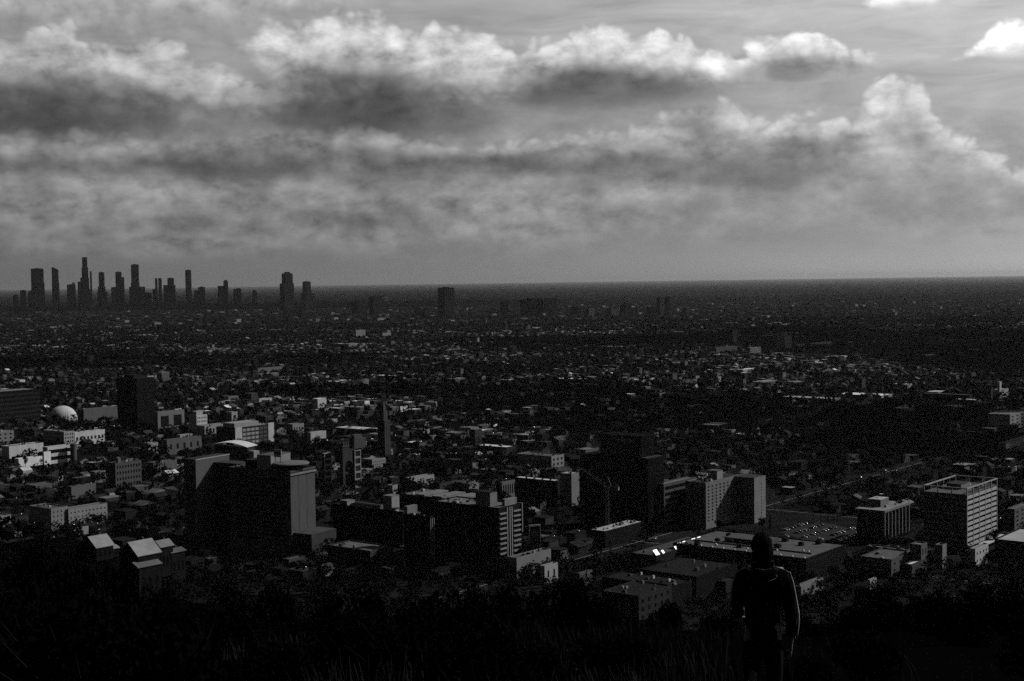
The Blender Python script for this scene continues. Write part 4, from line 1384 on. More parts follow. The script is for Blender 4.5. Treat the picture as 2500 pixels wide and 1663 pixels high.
sky_tower('big plain slab tower alone in the middle distance', 1068, 1110, 704, 7700, tone=.045, cat='office tower', fins=5)
sky_tower('broad dark slab with a step, right of the big plain slab tower', 1269, 1327, 732, 7700, [(1300, 1359, 728)], tone=.04, cat='office block')
sky_tower('faint low slab just left of the broad dark slab', 1222, 1268, 735, 8400, tone=.06, cat='office block')
sky_tower('mid-rise with a dark roof cap, right of the broad dark slab', 1392, 1424, 753, 7600, [(1397, 1430, 748)], tone=.06, cat='office block')
sky_tower('mid-rise with pale right edge, next to the dark-capped one', 1426, 1452, 755, 7500, tone=.16, cat='office block')
sky_tower('low pale mid-rise with a roof line, centre right', 1478, 1511, 757, 7500, tone=.14, cat='office block')
sky_tower('square dark mid-rise, centre right', 1514, 1542, 743, 7600, tone=.05, cat='office block')
sky_tower('narrow pale mid-rise beside the square dark one', 1553, 1561, 752, 7600, tone=.12, cat='office block')
sky_tower('pale boxy mid-rise left of the striped tower', 1578, 1608, 753, 7500, tone=.12, cat='office block')
sky_tower('grey tower joined to the striped tower', 1603, 1620, 728, 7500, tone=.1, cat='office tower')
sky_tower('striped tower with two white edges, rightmost mid-rise', 1622, 1635, 726, 7480, tone=.04, fins=2, cat='office tower')
sky_tower('faint round-roofed block right of the striped tower', 1664, 1686, 756, 7600, tone=.08, roof='round', cat='office block')
for x, y, lab in ((690, 752, 'dark low block under the wide ribbed tower'), (728, 752, 'second dark low block, below the grey block tower'), (1010, 752, 'faint block left of the big plain slab tower'), (1030, 756, 'smaller faint block beside the big plain slab tower')):
    sky_tower(lab, x, x + 20, y, 8000, tone=.05, cat='office block')

# ------------------------------------------------------------------ labels for the many small things
ANCH = [(590, 1200, 'the disc hotel'), (2345, 1260, 'the crowned tower'), (2155, 1280, 'the fin office'), (1770, 1230, 'the stucco hotel'), (1165, 1300, 'the balcony block'),
        (153, 1005, 'the white dome'), (330, 985, 'the black tower by the dome'), (945, 1060, 'the slender stepped tower'), (1510, 1200, 'the black glass tower'), (1310, 1165, 'the bright-roofed hall'),
        (1860, 1335, 'the domed-light store'), (600, 1060, 'the long banded block'), (1090, 1210, 'the mall roof'), (850, 1150, 'the gate pylons'), (2100, 955, 'the long pale studio'),
        (80, 1115, 'the white windowless hall'), (145, 1265, 'the pale apartment block'), (320, 1330, 'the pitched-roof houses'), (1210, 1092, 'the zigzag white roof'), (1660, 1335, 'the gleaming skylights'),
        (2330, 990, 'the bright studio roofs'), (2480, 1050, 'the grey slab at the right edge'), (1925, 840, 'the twin-shaft tower'), (1780, 825, 'the lone apartment tower'), (880, 938, 'the fine-banded grey box'),
        (655, 908, 'the grey windowless box'), (1560, 1440, 'the gravel roofs'), (2000, 1300, 'the car park'), (50, 975, 'the banded office slab'), (415, 1030, 'the two-opening building')]
ORD = ['nearest', 'second', 'third', 'fourth', 'fifth', 'sixth', 'seventh', 'eighth', 'ninth', 'tenth', 'eleventh', 'twelfth', 'thirteenth', 'fourteenth', 'fifteenth', 'sixteenth', 'seventeenth', 'eighteenth', 'nineteenth', 'twentieth']


def nth(i):
    if i < len(ORD):
        return ORD[i]
    tens = {2: 'twenty', 3: 'thirty', 4: 'forty', 5: 'fifty', 6: 'sixty', 7: 'seventy', 8: 'eighty', 9: 'ninety'}
    t, u = divmod(i + 1, 10)
    return tens.get(t, 'hundred') + ('-' + ['', 'first', 'second', 'third', 'fourth', 'fifth', 'sixth', 'seventh', 'eighth', 'ninth'][u] if u else 'th')


def make_labels(items):
    """items: (px, py, look). Each gets a label that says which one it is, counted outwards from a landmark."""
    rows = {}
    for i, (x, y, look) in enumerate(items):
        a = min(ANCH, key=lambda q: (q[0] - x) ** 2 + ((q[1] - y) * 1.6) ** 2)
        dx, dy = x - a[0], y - a[1]
        rel = ('to the left of' if dx < 0 else 'to the right of') if abs(dx) > 1.4 * abs(dy) else ('beyond' if dy < 0 else 'in front of')
        rows.setdefault((look, rel, a[2]), []).append((math.hypot(dx, dy), i))
    out = [None] * len(items)
    for (look, rel, a), l in rows.items():
        l.sort()
        for k, (_, i) in enumerate(l):
            o = nth(k)
            out[i] = f'{look} {rel} {a}' if len(l) == 1 else f'{o} {look} {rel} {a}'
    return out


# ------------------------------------------------------------------ cars
def car_proto():
    e = bpy.data.objects.new('parked_car', None)
    COL.objects.link(e)
    mb = MB()
    prof = [(-2.2, .35), (-2.2, .75), (-1.9, .88), (-.9, .92), (1.5, .92), (2.1, .82), (2.2, .6), (2.2, .35)]
    k = len(prof)
    for s in (-.86, .86):
        mb.v += [(x, s, z) for x, z in prof]
    mb.f = [tuple(range(k)), tuple(range(2 * k - 1, k - 1, -1))] + [(i, k + i, k + (i + 1) % k, (i + 1) % k) for i in range(k)]
    body = mb.build('body', None, e, True)
    gl = MB()
    lo, hi = [(-1.0, .93), (1.55, .93)], [(-.35, 1.42), (1.0, 1.42)]
    for s in (-1, 1):
        gl.v += [(lo[0][0], s * .8, lo[0][1]), (lo[1][0], s * .8, lo[1][1]), (hi[1][0], s * .62, hi[1][1]), (hi[0][0], s * .62, hi[0][1])]
    gl.f = [(0, 1, 2, 3), (7, 6, 5, 4), (0, 3, 7, 4), (1, 5, 6, 2), (0, 4, 5, 1)]
    gl.build('window', mat(.02, .12, .1, .5, .9, name='car_glass'), e, True)
    rf = MB()
    for i in range(6):
        for j in range(6):
            u, v = i / 5, j / 5
            rf.v.append((-.36 + 1.38 * u, -.62 + 1.24 * v, 1.425 + .13 * (1 - (2 * u - 1) ** 2) * (1 - (2 * v - 1) ** 2) ** .5))
    rf.f = [(6 * i + j, 6 * i + 6 + j, 6 * i + 7 + j, 6 * i + 1 + j) for i in range(5) for j in range(5)]
    rf.build('roof', None, e, True)
    wh = MB().tube([(0, -.1, 0), (0, .1, 0)], .33, 12).mesh('wheel', DARKM)
    for x in (-1.35, 1.35):
        for y in (-.8, .8):
            link('wheel', wh, e, (x, y, .33))
    return e


CARP = [mat(a, .25, .03, .5, .9, metallic=mt) for a, mt in ((.6, .3), (.6, .8), (.08, .5), (.2, .7), (.4, .8), (.75, .3))]
car0 = car_proto()
cars = []
used = False


def put_car(P, rz, look_i):
    global used
    o = copy_tree(car0) if used else car0
    used = True
    o.location = P
    o.rotation_euler = (0, 0, rz)
    for ch in o.children:
        if ch.name.startswith(('body', 'roof')):
            ch.data = ch.data.copy()
            ch.data.materials.clear()
            ch.data.materials.append(CARP[look_i])
    px, py = project(P)
    cars.append((o, px, py, ['white', 'silver', 'black', 'dark grey', 'grey', 'white'][look_i] + ' car'))


for i in range(5):
    for j in range(11):
        if random.random() < .24:
            continue
        P = lotc + EYG * (-26 + i * 13 + random.uniform(-.4, .4)) + EXG * (-33 + j * 6.0 + random.uniform(-1.5, 1.5))
        P.z = .06
        x, y = project(P)
        if 1905 < x < 2105:
            put_car(P, R(GRID) + math.pi / 2 + random.choice((0, math.pi)) + random.uniform(-.05, .05), random.choice((0, 1, 2, 3, 4, 5)))
for i in range(26):
    o_, d_, l0, l1, w_ = random.choice(ROADS[:6])
    l = random.uniform(max(l0, -200), min(l1, 520))
    side = random.choice((-1, 1))
    P = o_ + d_ * l + Vector((-d_.y, d_.x, 0)) * (side * w_ * .28)
    P.z = .05
    x, y = project(P)
    if not (0 < x < 2500 and y < 1480):
        continue
    put_car(P, math.atan2(d_.y, d_.x) + (math.pi if side > 0 else 0), random.choice((0, 1, 2, 3, 4, 5)))
for (o, _, _, _), lab in zip(cars, make_labels([(c[1], c[2], c[3]) for c in cars])):
    tag(o, lab, 'car', 'cars in the streets and the car park')

# ------------------------------------------------------------------ the low city: lots on the street grid
AMAX, NEARY, FARY = 0, 775.0, 6500.0


def inside_foot(X, Y, m=5.0):
    bad = np.zeros(X.shape, bool)
    for C, ex, ey_, lx, ly in FOOT:
        dx, dy = X - C.x, Y - C.y
        u, v = dx * ex.x + dy * ex.y, dx * ey_.x + dy * ey_.y
        bad |= (u > -m) & (u < lx + m) & (v > -m) & (v < ly + m)
    return bad


def on_road(X, Y, m=2.0):
    bad = np.zeros(X.shape, bool)
    for o, d, l0, l1, w in ROADS:
        dx, dy = X - o.x, Y - o.y
        u, v = dx * d.x + dy * d.y, -dx * d.y + dy * d.x
        bad |= (u > l0) & (u < l1) & (np.abs(v) < w / 2 + m)
    return bad


def lots(pu, pv, y0, y1, bu=190.0, bv=104.0, rw=13.0, spread=.385):
    L = y1 * 1.15
    us = np.arange(-L, L, pu)
    vs = np.arange(-L, L, pv)
    U, V = np.meshgrid(us, vs)
    U, V = U.ravel(), V.ravel()
    keep = (np.mod(U, bu) > rw) & (np.mod(V, bv) > rw)
    U, V = U[keep], V[keep]
    U = U + rng.uniform(-pu * .16, pu * .16, U.size)
    V = V + rng.uniform(-pv * .16, pv * .16, V.size)
    X = U * EXG.x + V * EYG.x
    Y = U * EXG.y + V * EYG.y
    k = (Y > y0) & (Y < y1) & (np.abs(X) < spread * Y + 40)
    return X[k], Y[k]


def fbm(X, Y, s, seed=0):
    r = np.random.default_rng(seed)
    z = np.zeros(X.shape)
    for o in range(5):
        a = r.uniform(0, 6.28, 3)
        k = s * 1.9 ** o
        t = r.uniform(0, 6.28)
        z += np.sin(k * (X * math.cos(t) + Y * math.sin(t)) + a[0]) * np.cos(k * (-X * math.sin(t) + Y * math.cos(t)) * 1.1 + a[1]) / 1.35 ** o
    return z


lx_, ly_ = lots(17.0, 23.0, 905.0, FARY)
ok = ~inside_foot(lx_, ly_, 9) & ~on_road(lx_, ly_, 6)
# parks and wooded streets have fewer houses
wood = fbm(lx_, ly_, .0021, 3)
ok &= rng.uniform(0, 1, lx_.size) < np.clip(.74 - .30 * wood, .12, .97)
lx_, ly_ = lx_[ok], ly_[ok]
n = lx_.size
comm = fbm(lx_, ly_, .0035, 9)                     # commercial strips have larger, flatter, paler buildings
bw = rng.uniform(7.5, 12.5, n) * np.where(comm > .9, 1.35, 1.0)
bd = rng.uniform(9, 16, n) * np.where(comm > .9, 1.3, 1.0)
bh = rng.uniform(3.6, 7.5, n) + np.where(comm > .8, rng.uniform(0, 5, n), 0)
big = rng.uniform(0, 1, n) < .010
bh = np.where(big & (ly_ > 1500), rng.uniform(11, 22, n), bh)
u_ = rng.uniform(0, 1, n)
roof_t = np.select([u_ < .62, u_ < .88, u_ < .965], [rng.uniform(.02, .08, n), rng.uniform(.1, .22, n), rng.uniform(.28, .5, n)], rng.uniform(.6, .85, n))
wall_t = np.where(rng.uniform(0, 1, n) < .7, rng.uniform(.04, .14, n), rng.uniform(.18, .5, n))
strip_ = np.clip(.75 + .45 * fbm(lx_ * .45, ly_, .006, 21) + .25 * comm, .25, 1.8)      # paler streets and darker streets
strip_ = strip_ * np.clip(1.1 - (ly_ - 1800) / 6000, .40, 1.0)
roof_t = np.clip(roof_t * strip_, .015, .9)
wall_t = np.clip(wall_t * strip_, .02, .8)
gab = (rng.uniform(0, 1, n) < .45) & ~big & (comm < .8)
rot = R(GRID) + np.where(rng.uniform(0, 1, n) < .5, 0, math.pi / 2) + rng.normal(0, .02, n)
lz = np.where(ly_ < 900, hill(lx_, ly_), 0.0)

# the ones that show largest become objects of their own
sx = CX + F * lx_ / ly_
sy = HORIZON + F * (CAM_H - lz) / ly_
vis = (sx > 5) & (sx < 2495) & (sy < 1420) & (ly_ > 860)
score = np.where(vis, bh * bw / ly_ ** 2, 0)
first = np.argsort(-score)[:250]
TONES = [.05, .1, .18, .28, .4, .55, .75]


def tone_of(t):
    return min(range(len(TONES)), key=lambda i: abs(TONES[i] - t))


cube = {}
for i, t in enumerate(TONES):
    cube['w', i] = MB().box(-.5, .5, -.5, .5, 0, 1).mesh('wall', wallm(t))
    cube['r', i] = MB().box(-.5, .5, -.5, .5, 0, 1).mesh('roof', roofm(t))
    g = MB()
    g.v = [(-.54, -.56, -.02), (.54, -.56, -.02), (.54, .56, -.02), (-.54, .56, -.02), (-.54, 0, 1), (.54, 0, 1)]
    g.f = [(0, 1, 5, 4), (2, 3, 4, 5), (0, 4, 3), (1, 2, 5), (0, 3, 2, 1)]
    cube['g', i] = g.mesh('roof', roofm(t))
unitm = MB().lathe([(.5, 0), (.5, .5), (.42, .8), (.25, .95), (.03, 1.0)], 0, 0, 12).mesh('roof_unit', mat(.7, .28, .1, .5, .8, metallic=.7, name='vent_metal'), True)
items = []
for i in first:
    e = bpy.data.objects.new('low_house' if gab[i] else 'low_building', None)
    COL.objects.link(e)
    e.location = (lx_[i], ly_[i], lz[i])
    e.rotation_euler = (0, 0, rot[i])
    wi, ri = tone_of(wall_t[i]), tone_of(roof_t[i])
    o = link('wall', cube['w', wi], e)
    o.scale = (bw[i], bd[i], bh[i])
    if gab[i]:
        o = link('roof', cube['g', ri], e, (0, 0, bh[i] + .01))
        o.scale = (bw[i], bd[i], bw[i] * .24)
    else:
        o = link('roof', cube['r', ri], e, (0, 0, bh[i] + .005))
        o.scale = (bw[i] + .5, bd[i] + .5, .35)
        for _ in range(random.choice((0, 1, 2))):
            o = link('roof_unit', unitm, e, (random.uniform(-.3, .3) * bw[i], random.uniform(-.3, .3) * bd[i], bh[i] + .36))
            o.scale = (1.5, 1.2, 1.1)
    tone = 'white-roofed' if TONES[ri] > .5 else 'pale-roofed' if TONES[ri] > .25 else 'grey-roofed' if TONES[ri] > .09 else 'dark-roofed'
    wtone = 'white' if TONES[wi] > .5 else 'pale' if TONES[wi] > .25 else 'grey' if TONES[wi] > .12 else 'dark'
    px, py = project((lx_[i], ly_[i], lz[i] + bh[i]))
    items.append((e, px, py, f'{tone} {wtone} ' + ('gabled house' if gab[i] else 'flat block'), 'house' if gab[i] else 'building'))
for (e, _, _, _, cat), lab in zip(items, make_labels([(q[1], q[2], q[3]) for q in items])):
    tag(e, lab, cat, 'low houses and blocks of the near city')


def tone_material(name, rough=.9, spec=.15):
    m = bpy.data.materials.new(name)
    m.use_nodes = True
    nt = m.node_tree
    b = nt.nodes['Principled BSDF']
    b.inputs['Roughness'].default_value = rough
    b.inputs['Specular IOR Level'].default_value = 0.0
    a = nt.nodes.new('ShaderNodeAttribute')
    a.attribute_name = 'tone'
    g = nt.nodes.new('ShaderNodeNewGeometry')
    nz = nt.nodes.new('ShaderNodeTexNoise')
    nz.inputs['Scale'].default_value = .2
    nz.inputs['Detail'].default_value = 3
    nt.links.new(g.outputs['Position'], nz.inputs['Vector'])
    mr = nt.nodes.new('ShaderNodeMapRange')
    mr.inputs['From Min'].default_value = .25
    mr.inputs['From Max'].default_value = .75
    mr.inputs['To Min'].default_value = .65
    mr.inputs['To Max'].default_value = 1.3
    nt.links.new(nz.outputs[0], mr.inputs['Value'])
    mu = nt.nodes.new('ShaderNodeMath')
    mu.operation = 'MULTIPLY'
    nt.links.new(a.outputs['Fac'], mu.inputs[0])
    nt.links.new(mr.outputs[0], mu.inputs[1])
    mu2 = nt.nodes.new('ShaderNodeMath')
    mu2.operation = 'MULTIPLY'
    ma = nt.nodes.new('ShaderNodeMath')
    ma.operation = 'MULTIPLY_ADD'
    ma.inputs[1].default_value = 1.15 * ALB
    ma.inputs[2].default_value = 0.72 * ALB
    nt.links.new(mu.outputs[0], ma.inputs[0])
    nt.links.new(ma.outputs[0], mu2.inputs[1])
    nt.links.new(mu.outputs[0], mu2.inputs[0])
    nt.links.new(mu2.outputs[0], b.inputs['Base Color'])
    return m


def box_mass(name, X, Y, Z, w, d, h, rot, wt, rt, m, gable=None):
    n = X.size
    c, s = np.cos(rot), np.sin(rot)
    cor = np.array([(-.5, -.5), (.5, -.5), (.5, .5), (-.5, .5)])
    V = np.zeros((n, 10, 3))
    for k, (a, b_) in enumerate(cor):
        u, v = a * w, b_ * d
        V[:, k, 0] = X + u * c - v * s
        V[:, k, 1] = Y + u * s + v * c
        V[:, k, 2] = Z - .5
        V[:, k + 4] = V[:, k]
        V[:, k + 4, 2] = Z + h
    for k, a in ((8, -.5), (9, .5)):
        u = a * w
        V[:, k, 0] = X + u * c
        V[:, k, 1] = Y + u * s
        V[:, k, 2] = Z + h + (np.where(gable, d * .22, .02) if gable is not None else .02)
    tri = np.array([(0, 1, 5), (0, 5, 4), (1, 2, 6), (1, 6, 5), (2, 3, 7), (2, 7, 6), (3, 0, 4), (3, 4, 7), (4, 5, 9), (4, 9, 8), (6, 7, 8), (6, 8, 9), (5, 6, 9), (7, 4, 8)])
    Fc = (tri[None] + (np.arange(n) * 10)[:, None, None]).reshape(-1, 3)
    isroof = np.array([0] * 8 + [1] * 4 + [0] * 2)
    at = np.where(isroof[None] > 0, rt[:, None], wt[:, None]).reshape(-1)
    return np_mesh(name, V.reshape(-1, 3), Fc, m, attr=at)


MASS = tone_material('city_mass')
rest = np.ones(n, bool)
rest[first] = False
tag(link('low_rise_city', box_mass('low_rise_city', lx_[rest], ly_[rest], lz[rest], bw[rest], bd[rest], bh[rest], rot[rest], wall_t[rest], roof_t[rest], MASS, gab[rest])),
    'countless low houses and shops spread over the city plain', 'houses', kind='stuff')
# long flat shops and works that line the boulevards
sxx, syy = lots(70.0, 95.0, 1750, FARY, 1e9, 1e9, 0)
sxx, syy = sxx + rng.uniform(-25, 25, sxx.size), syy + rng.uniform(-25, 25, syy.size)
cs = fbm(sxx * .5, syy, .0052, 33)
ok = ~inside_foot(sxx, syy, 25) & (rng.uniform(0, 1, sxx.size) < np.clip(.06 + .22 * cs, 0, .5))
sxx, syy = sxx[ok], syy[ok]
ns_ = sxx.size
tag(link('boulevard_shops', box_mass('boulevard_shops', sxx, syy, np.zeros(ns_), rng.uniform(28, 75, ns_), rng.uniform(13, 26, ns_), rng.uniform(4.5, 8.5, ns_), np.full(ns_, R(GRID)) + np.where(rng.uniform(0, 1, ns_) < .5, 0, math.pi / 2),
                                          rng.uniform(.08, .45, ns_), rng.choice([.12, .25, .4, .6, .8], ns_), MASS)),
    'long flat-roofed shops and works in rows along the far boulevards', 'shops', kind='stuff')
print('shops', ns_)
# beyond: larger lots seen edge-on
fx, fy = lots(62.0, 74.0, FARY, 15000, 420, 420, 40)
k_ = rng.uniform(0, 1, fx.size) < .75
fx, fy = fx[k_], fy[k_]
fx2, fy2 = lots(190.0, 210.0, 15000, 34000, 1500, 1500, 90)
fx, fy = np.concatenate([fx, fx2]), np.concatenate([fy, fy2])
n2 = fx.size
u_ = rng.uniform(0, 1, n2)
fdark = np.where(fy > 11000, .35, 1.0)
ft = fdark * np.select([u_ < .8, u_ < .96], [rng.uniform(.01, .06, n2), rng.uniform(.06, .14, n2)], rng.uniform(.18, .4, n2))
g_ = np.where(fy > 15000, 2.2, 1.0)
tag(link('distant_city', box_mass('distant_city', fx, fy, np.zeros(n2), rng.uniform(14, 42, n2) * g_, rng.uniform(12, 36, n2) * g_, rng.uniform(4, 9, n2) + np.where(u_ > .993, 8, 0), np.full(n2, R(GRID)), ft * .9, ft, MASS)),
    'far city flats fading into the haze below the horizon', 'houses', kind='stuff')

# ------------------------------------------------------------------ trees
LEAF = mat(.020, .8, .5, .35, .1, (1, 1, 1), name='foliage')
BARK = mat(.05, .9, .3, 2.0, .1, name='bark')


def leaf_cloud(cent, rad, n, size, seed):
    """n small leaf faces spread through ellipsoids; returns verts, faces"""
    r = np.random.default_rng(seed)
    w = np.array([a[0] * a[1] * a[2] for a in rad]) ** .66
    idx = r.choice(len(cent), n, p=w / w.sum())
    d = r.normal(size=(n, 3))
    d /= np.linalg.norm(d, axis=1)[:, None]
    t = r.uniform(.55, 1.0, n) ** .6
    P = np.array(cent)[idx] + d * np.array(rad)[idx] * t[:, None]
    a = r.normal(size=(n, 3))
    a /= np.linalg.norm(a, axis=1)[:, None]
    b_ = np.cross(a, d + .6 * r.normal(size=(n, 3)))
    b_ /= np.linalg.norm(b_, axis=1)[:, None] + 1e-9
    s = size * r.uniform(.6, 1.4, n)[:, None]
    V = np.stack([P - a * s, P + b_ * s * .7, P + a * s, P - b_ * s * .7], 1).reshape(-1, 3)
    Fq = np.arange(n * 4).reshape(n, 4)
    return V, Fq


def tree_proto(seed, kind):
    r = random.Random(seed)
    cents, rads, tr = [], [], MB()
    if kind == 'round':
        hgt, rr = 1.0, .42
        tr.tube([(0, 0, 0), (.01, .01, .25), (0, .02, .5)], [.035, .028, .018], 6)
        for k in range(9):
            a, q = r.uniform(0, 6.28), r.uniform(.0, .27)
            z = r.uniform(.42, .85)
            cents.append((math.cos(a) * q, math.sin(a) * q, z))
            s = r.uniform(.13, .24)
            rads.append((s, s, s * .75))
            tr.tube([(0, .01, .35), (math.cos(a) * q * .8, math.sin(a) * q * .8, z)], [.016, .006], 5)
        nl, sz = 420, .045
    elif kind == 'cypress':
        tr.tube([(0, 0, 0), (0, 0, .8)], [.03, .01], 6)
        for k in range(8):
            z = .12 + k * .11
            s = .13 * (1 - k / 9.5) + .02
            cents.append((r.uniform(-.02, .02), r.uniform(-.02, .02), z))
            rads.append((s, s, .1))
        nl, sz = 360, .03
    else:
        tr.tube([(0, 0, 0), (.02, 0, .3), (-.02, .02, .62)], [.03, .024, .012], 6)
        for k in range(7):
            a, q = r.uniform(0, 6.28), r.uniform(.05, .34)
            z = r.uniform(.5, .92)
            cents.append((math.cos(a) * q, math.sin(a) * q, z))
            s = r.uniform(.1, .2)
            rads.append((s * 1.2, s * 1.2, s * .6))
            tr.tube([(0, .01, .42), (math.cos(a) * q * .9, math.sin(a) * q * .9, z)], [.014, .005], 5)
        nl, sz = 340, .04
    V, Fq = leaf_cloud(cents, rads, nl, sz, seed)
    return np_mesh('crown', V, Fq, LEAF), tr.mesh('trunk', BARK)


PROT = [(k, tree_proto(s, k)) for s, k in ((1, 'round'), (2, 'round'), (3, 'spread'), (4, 'cypress'), (5, 'spread'), (6, 'round'))]


def palm_proto(seed):
    r = random.Random(seed)
    tr = MB().tube([(0, 0, 0), (.01, 0, .4), (0, .012, .78), (0.005, .01, .93)], [.022, .016, .014, .017], 7)
    mb = MB()
    for k in range(22):
        a = k * 2.4 + r.uniform(-.2, .2)
        up = r.uniform(-.5, 1.0)
        L = r.uniform(.13, .19)
        p0 = Vector((.004, .01, .93))
        d = Vector((math.cos(a), math.sin(a), 0))
        s = Vector((-math.sin(a), math.cos(a), 0)) * .022
        pts = [p0 + d * (L * t) + Vector((0, 0, up * .1 * t - .13 * t * t)) for t in (0, .35, .7, 1)]
        n0 = len(mb.v)
        for q, wdt in zip(pts, (.3, 1, .8, .08)):
            mb.v += [tuple(q - s * wdt), tuple(q + s * wdt)]
        for i in range(3):
            mb.f.append((n0 + 2 * i, n0 + 2 * i + 1, n0 + 2 * i + 3, n0 + 2 * i + 2))
    for k in range(14):          # hanging dead skirt
        a = k * .9
        n0 = len(mb.v)
        mb.v += [(math.cos(a) * .015, math.sin(a) * .015 + .01, .92), (math.cos(a + .3) * .045, math.sin(a + .3) * .045 + .01, .80), (math.cos(a - .3) * .045, math.sin(a - .3) * .045 + .01, .78)]
        mb.f.append((n0, n0 + 1, n0 + 2))
    return mb.mesh('crown', LEAF), tr.mesh('trunk', BARK)


PALM = [palm_proto(31), palm_proto(32)]
trees = []


def put_tree(P, hgt, wid, kind=None, pal=False):
    if pal:
        cm, tm = random.choice(PALM)
        nm, look = 'palm_tree', 'palm'
    else:
        k, (cm, tm) = kind if kind else random.choice(PROT)
        nm = 'tree'
        look = {'round': 'round dark tree', 'spread': 'loose dark tree', 'cypress': 'dark cypress'}[k]
        if k == 'cypress': wid *= .8
    e = bpy.data.objects.new(nm, None)
    COL.objects.link(e)
    e.location = P
    e.rotation_euler = (0, 0, random.uniform(0, 6.28))
    e.scale = (wid, wid, hgt)
    link('trunk', tm, e)
    link('crown', cm, e)
    px, py = project((P[0], P[1], P[2] + hgt * .7))
    trees.append((e, px, py, ('tall ' if hgt > 13 else 'low ' if hgt < 7 else '') + look, 'palm' if pal else 'tree'))


# trees one can point at
for px, pb, yt, pal in ((1614, 1452, 1394, 1), (1628, 1450, 1398, 1), (1641, 1448, 1400, 1), (1604, 1456, 1402, 1), (1556, 1388, 1352, 1), (1668, 1424, 1396, 1),
                        (2004, 1278, 1222, 1), (2012, 1276, 1226, 1), (2021, 1272, 1220, 1), (2032, 1270, 1230, 1), (1985, 1282, 1236, 1), (2046, 1275, 1232, 1),
                        (812, 1000, 975, 1), (975, 985, 958, 1), (1145, 1012, 985, 1), (1275, 1322, 1285, 1), (1290, 1330, 1290, 1), (88, 1285, 1235, 1), (46, 1300, 1225, 1),
                        (1378, 930, 912, 1), (1392, 930, 911, 1), (1405, 931, 912, 1), (1418, 930, 913, 1), (1436, 932, 912, 1)):
    P = at_z(px, pb)
    hgt = at_y(px, yt, P.y).z
    put_tree(P, hgt, max(hgt * .9, 9), pal=pal)
CY_ = [p for p in PROT if p[0] == 'cypress'][0]
RO_ = PROT[0]
for px, pb, yt, w, kd in ((300, 1420, 1352, 10, RO_), (372, 1425, 1366, 11, RO_), (332, 1425, 1372, 12, RO_), (262, 1412, 1346, 10, RO_), (228, 1405, 1334, 11, RO_), (404, 1420, 1360, 10, RO_), (166, 1030, 1002, 5, CY_), (161, 1032, 1006, 5, CY_), (131, 1032, 1013, 9, RO_), (148, 1034, 1017, 7, RO_), (504, 1092, 1058, 9, CY_), (498, 1096, 1066, 12, RO_), (62, 1142, 1112, 9, RO_),
                          (72, 1130, 1106, 7, CY_), (47, 1136, 1108, 9, RO_), (775, 1084, 1066, 10, RO_), (2195, 1352, 1312, 26, RO_), (2165, 1350, 1318, 16, RO_), (2000, 1362, 1342, 12, RO_), (2430, 1330, 1290, 14, RO_),
                          (2412, 1375, 1345, 14, RO_), (1120, 1160, 1120, 30, RO_), (1080, 1172, 1130, 26, RO_), (1060, 1160, 1118, 22, RO_), (1000, 1230, 1170, 18, RO_), (1755, 1300, 1268, 12, RO_), (1862, 1296, 1262, 12, RO_), (1880, 1290, 1256, 12, CY_)):
    P = at_z(px, pb)
    hgt = at_y(px, yt, P.y).z
    put_tree(P, hgt, w, kd)
# the rest of the near trees
tx, ty = lots(13.0, 17.0, 765, 1900, 1e9, 1e9, 0)
tx, ty = tx + rng.uniform(-5, 5, tx.size), ty + rng.uniform(-5, 5, ty.size)
gd = (fbm(tx, ty, .012, 5) + fbm(tx, ty, .003, 6)) * .5
ok = ~inside_foot(tx, ty, 2.5) & ~on_road(tx, ty, 0) & (rng.uniform(0, 1, tx.size) < np.clip(.85 + .4 * gd, .35, 1.0))
tx, ty = tx[ok], ty[ok]
tsx = CX + F * tx / ty
inv = (np.abs(tsx - CX) < 1240) & (ty > 800)
cand = np.where(inv)[0]
pick = cand[np.argsort(ty[cand])][:520]
pick = rng.permutation(pick)[:190]
for i in pick:
    z = float(hill(tx[i], ty[i])) if ty[i] < 900 else 0.0
    hgt = random.uniform(5, 11) if ty[i] < 1100 else random.uniform(6, 14)
    put_tree((tx[i], ty[i], z - .1), hgt, hgt * random.uniform(.8, 1.3), pal=random.random() < .08)
for (e, _, _, _, cat), lab in zip(trees, make_labels([(q[1], q[2], q[3]) for q in trees])):
    tag(e, lab, cat, 'palms of the city' if cat == 'palm' else 'trees of the near city')

tm_ = np.ones(tx.size, bool)
tm_[pick] = False
mx, my = lots(15.0, 20.0, 1900, FARY, 1e9, 1e9, 0)
mx, my = mx + rng.uniform(-6, 6, mx.size), my + rng.uniform(-6, 6, my.size)
gd = (fbm(mx, my, .010, 5) + fbm(mx, my, .0021, 3) * 1.2) * .5
ok = ~inside_foot(mx, my, 2) & (rng.uniform(0, 1, mx.size) < np.clip(.66 + .42 * gd, .16, .99))
ok &= (my < 3600) | (rng.uniform(0, 1, mx.size) < .75)
mx, my = mx[ok], my[ok]
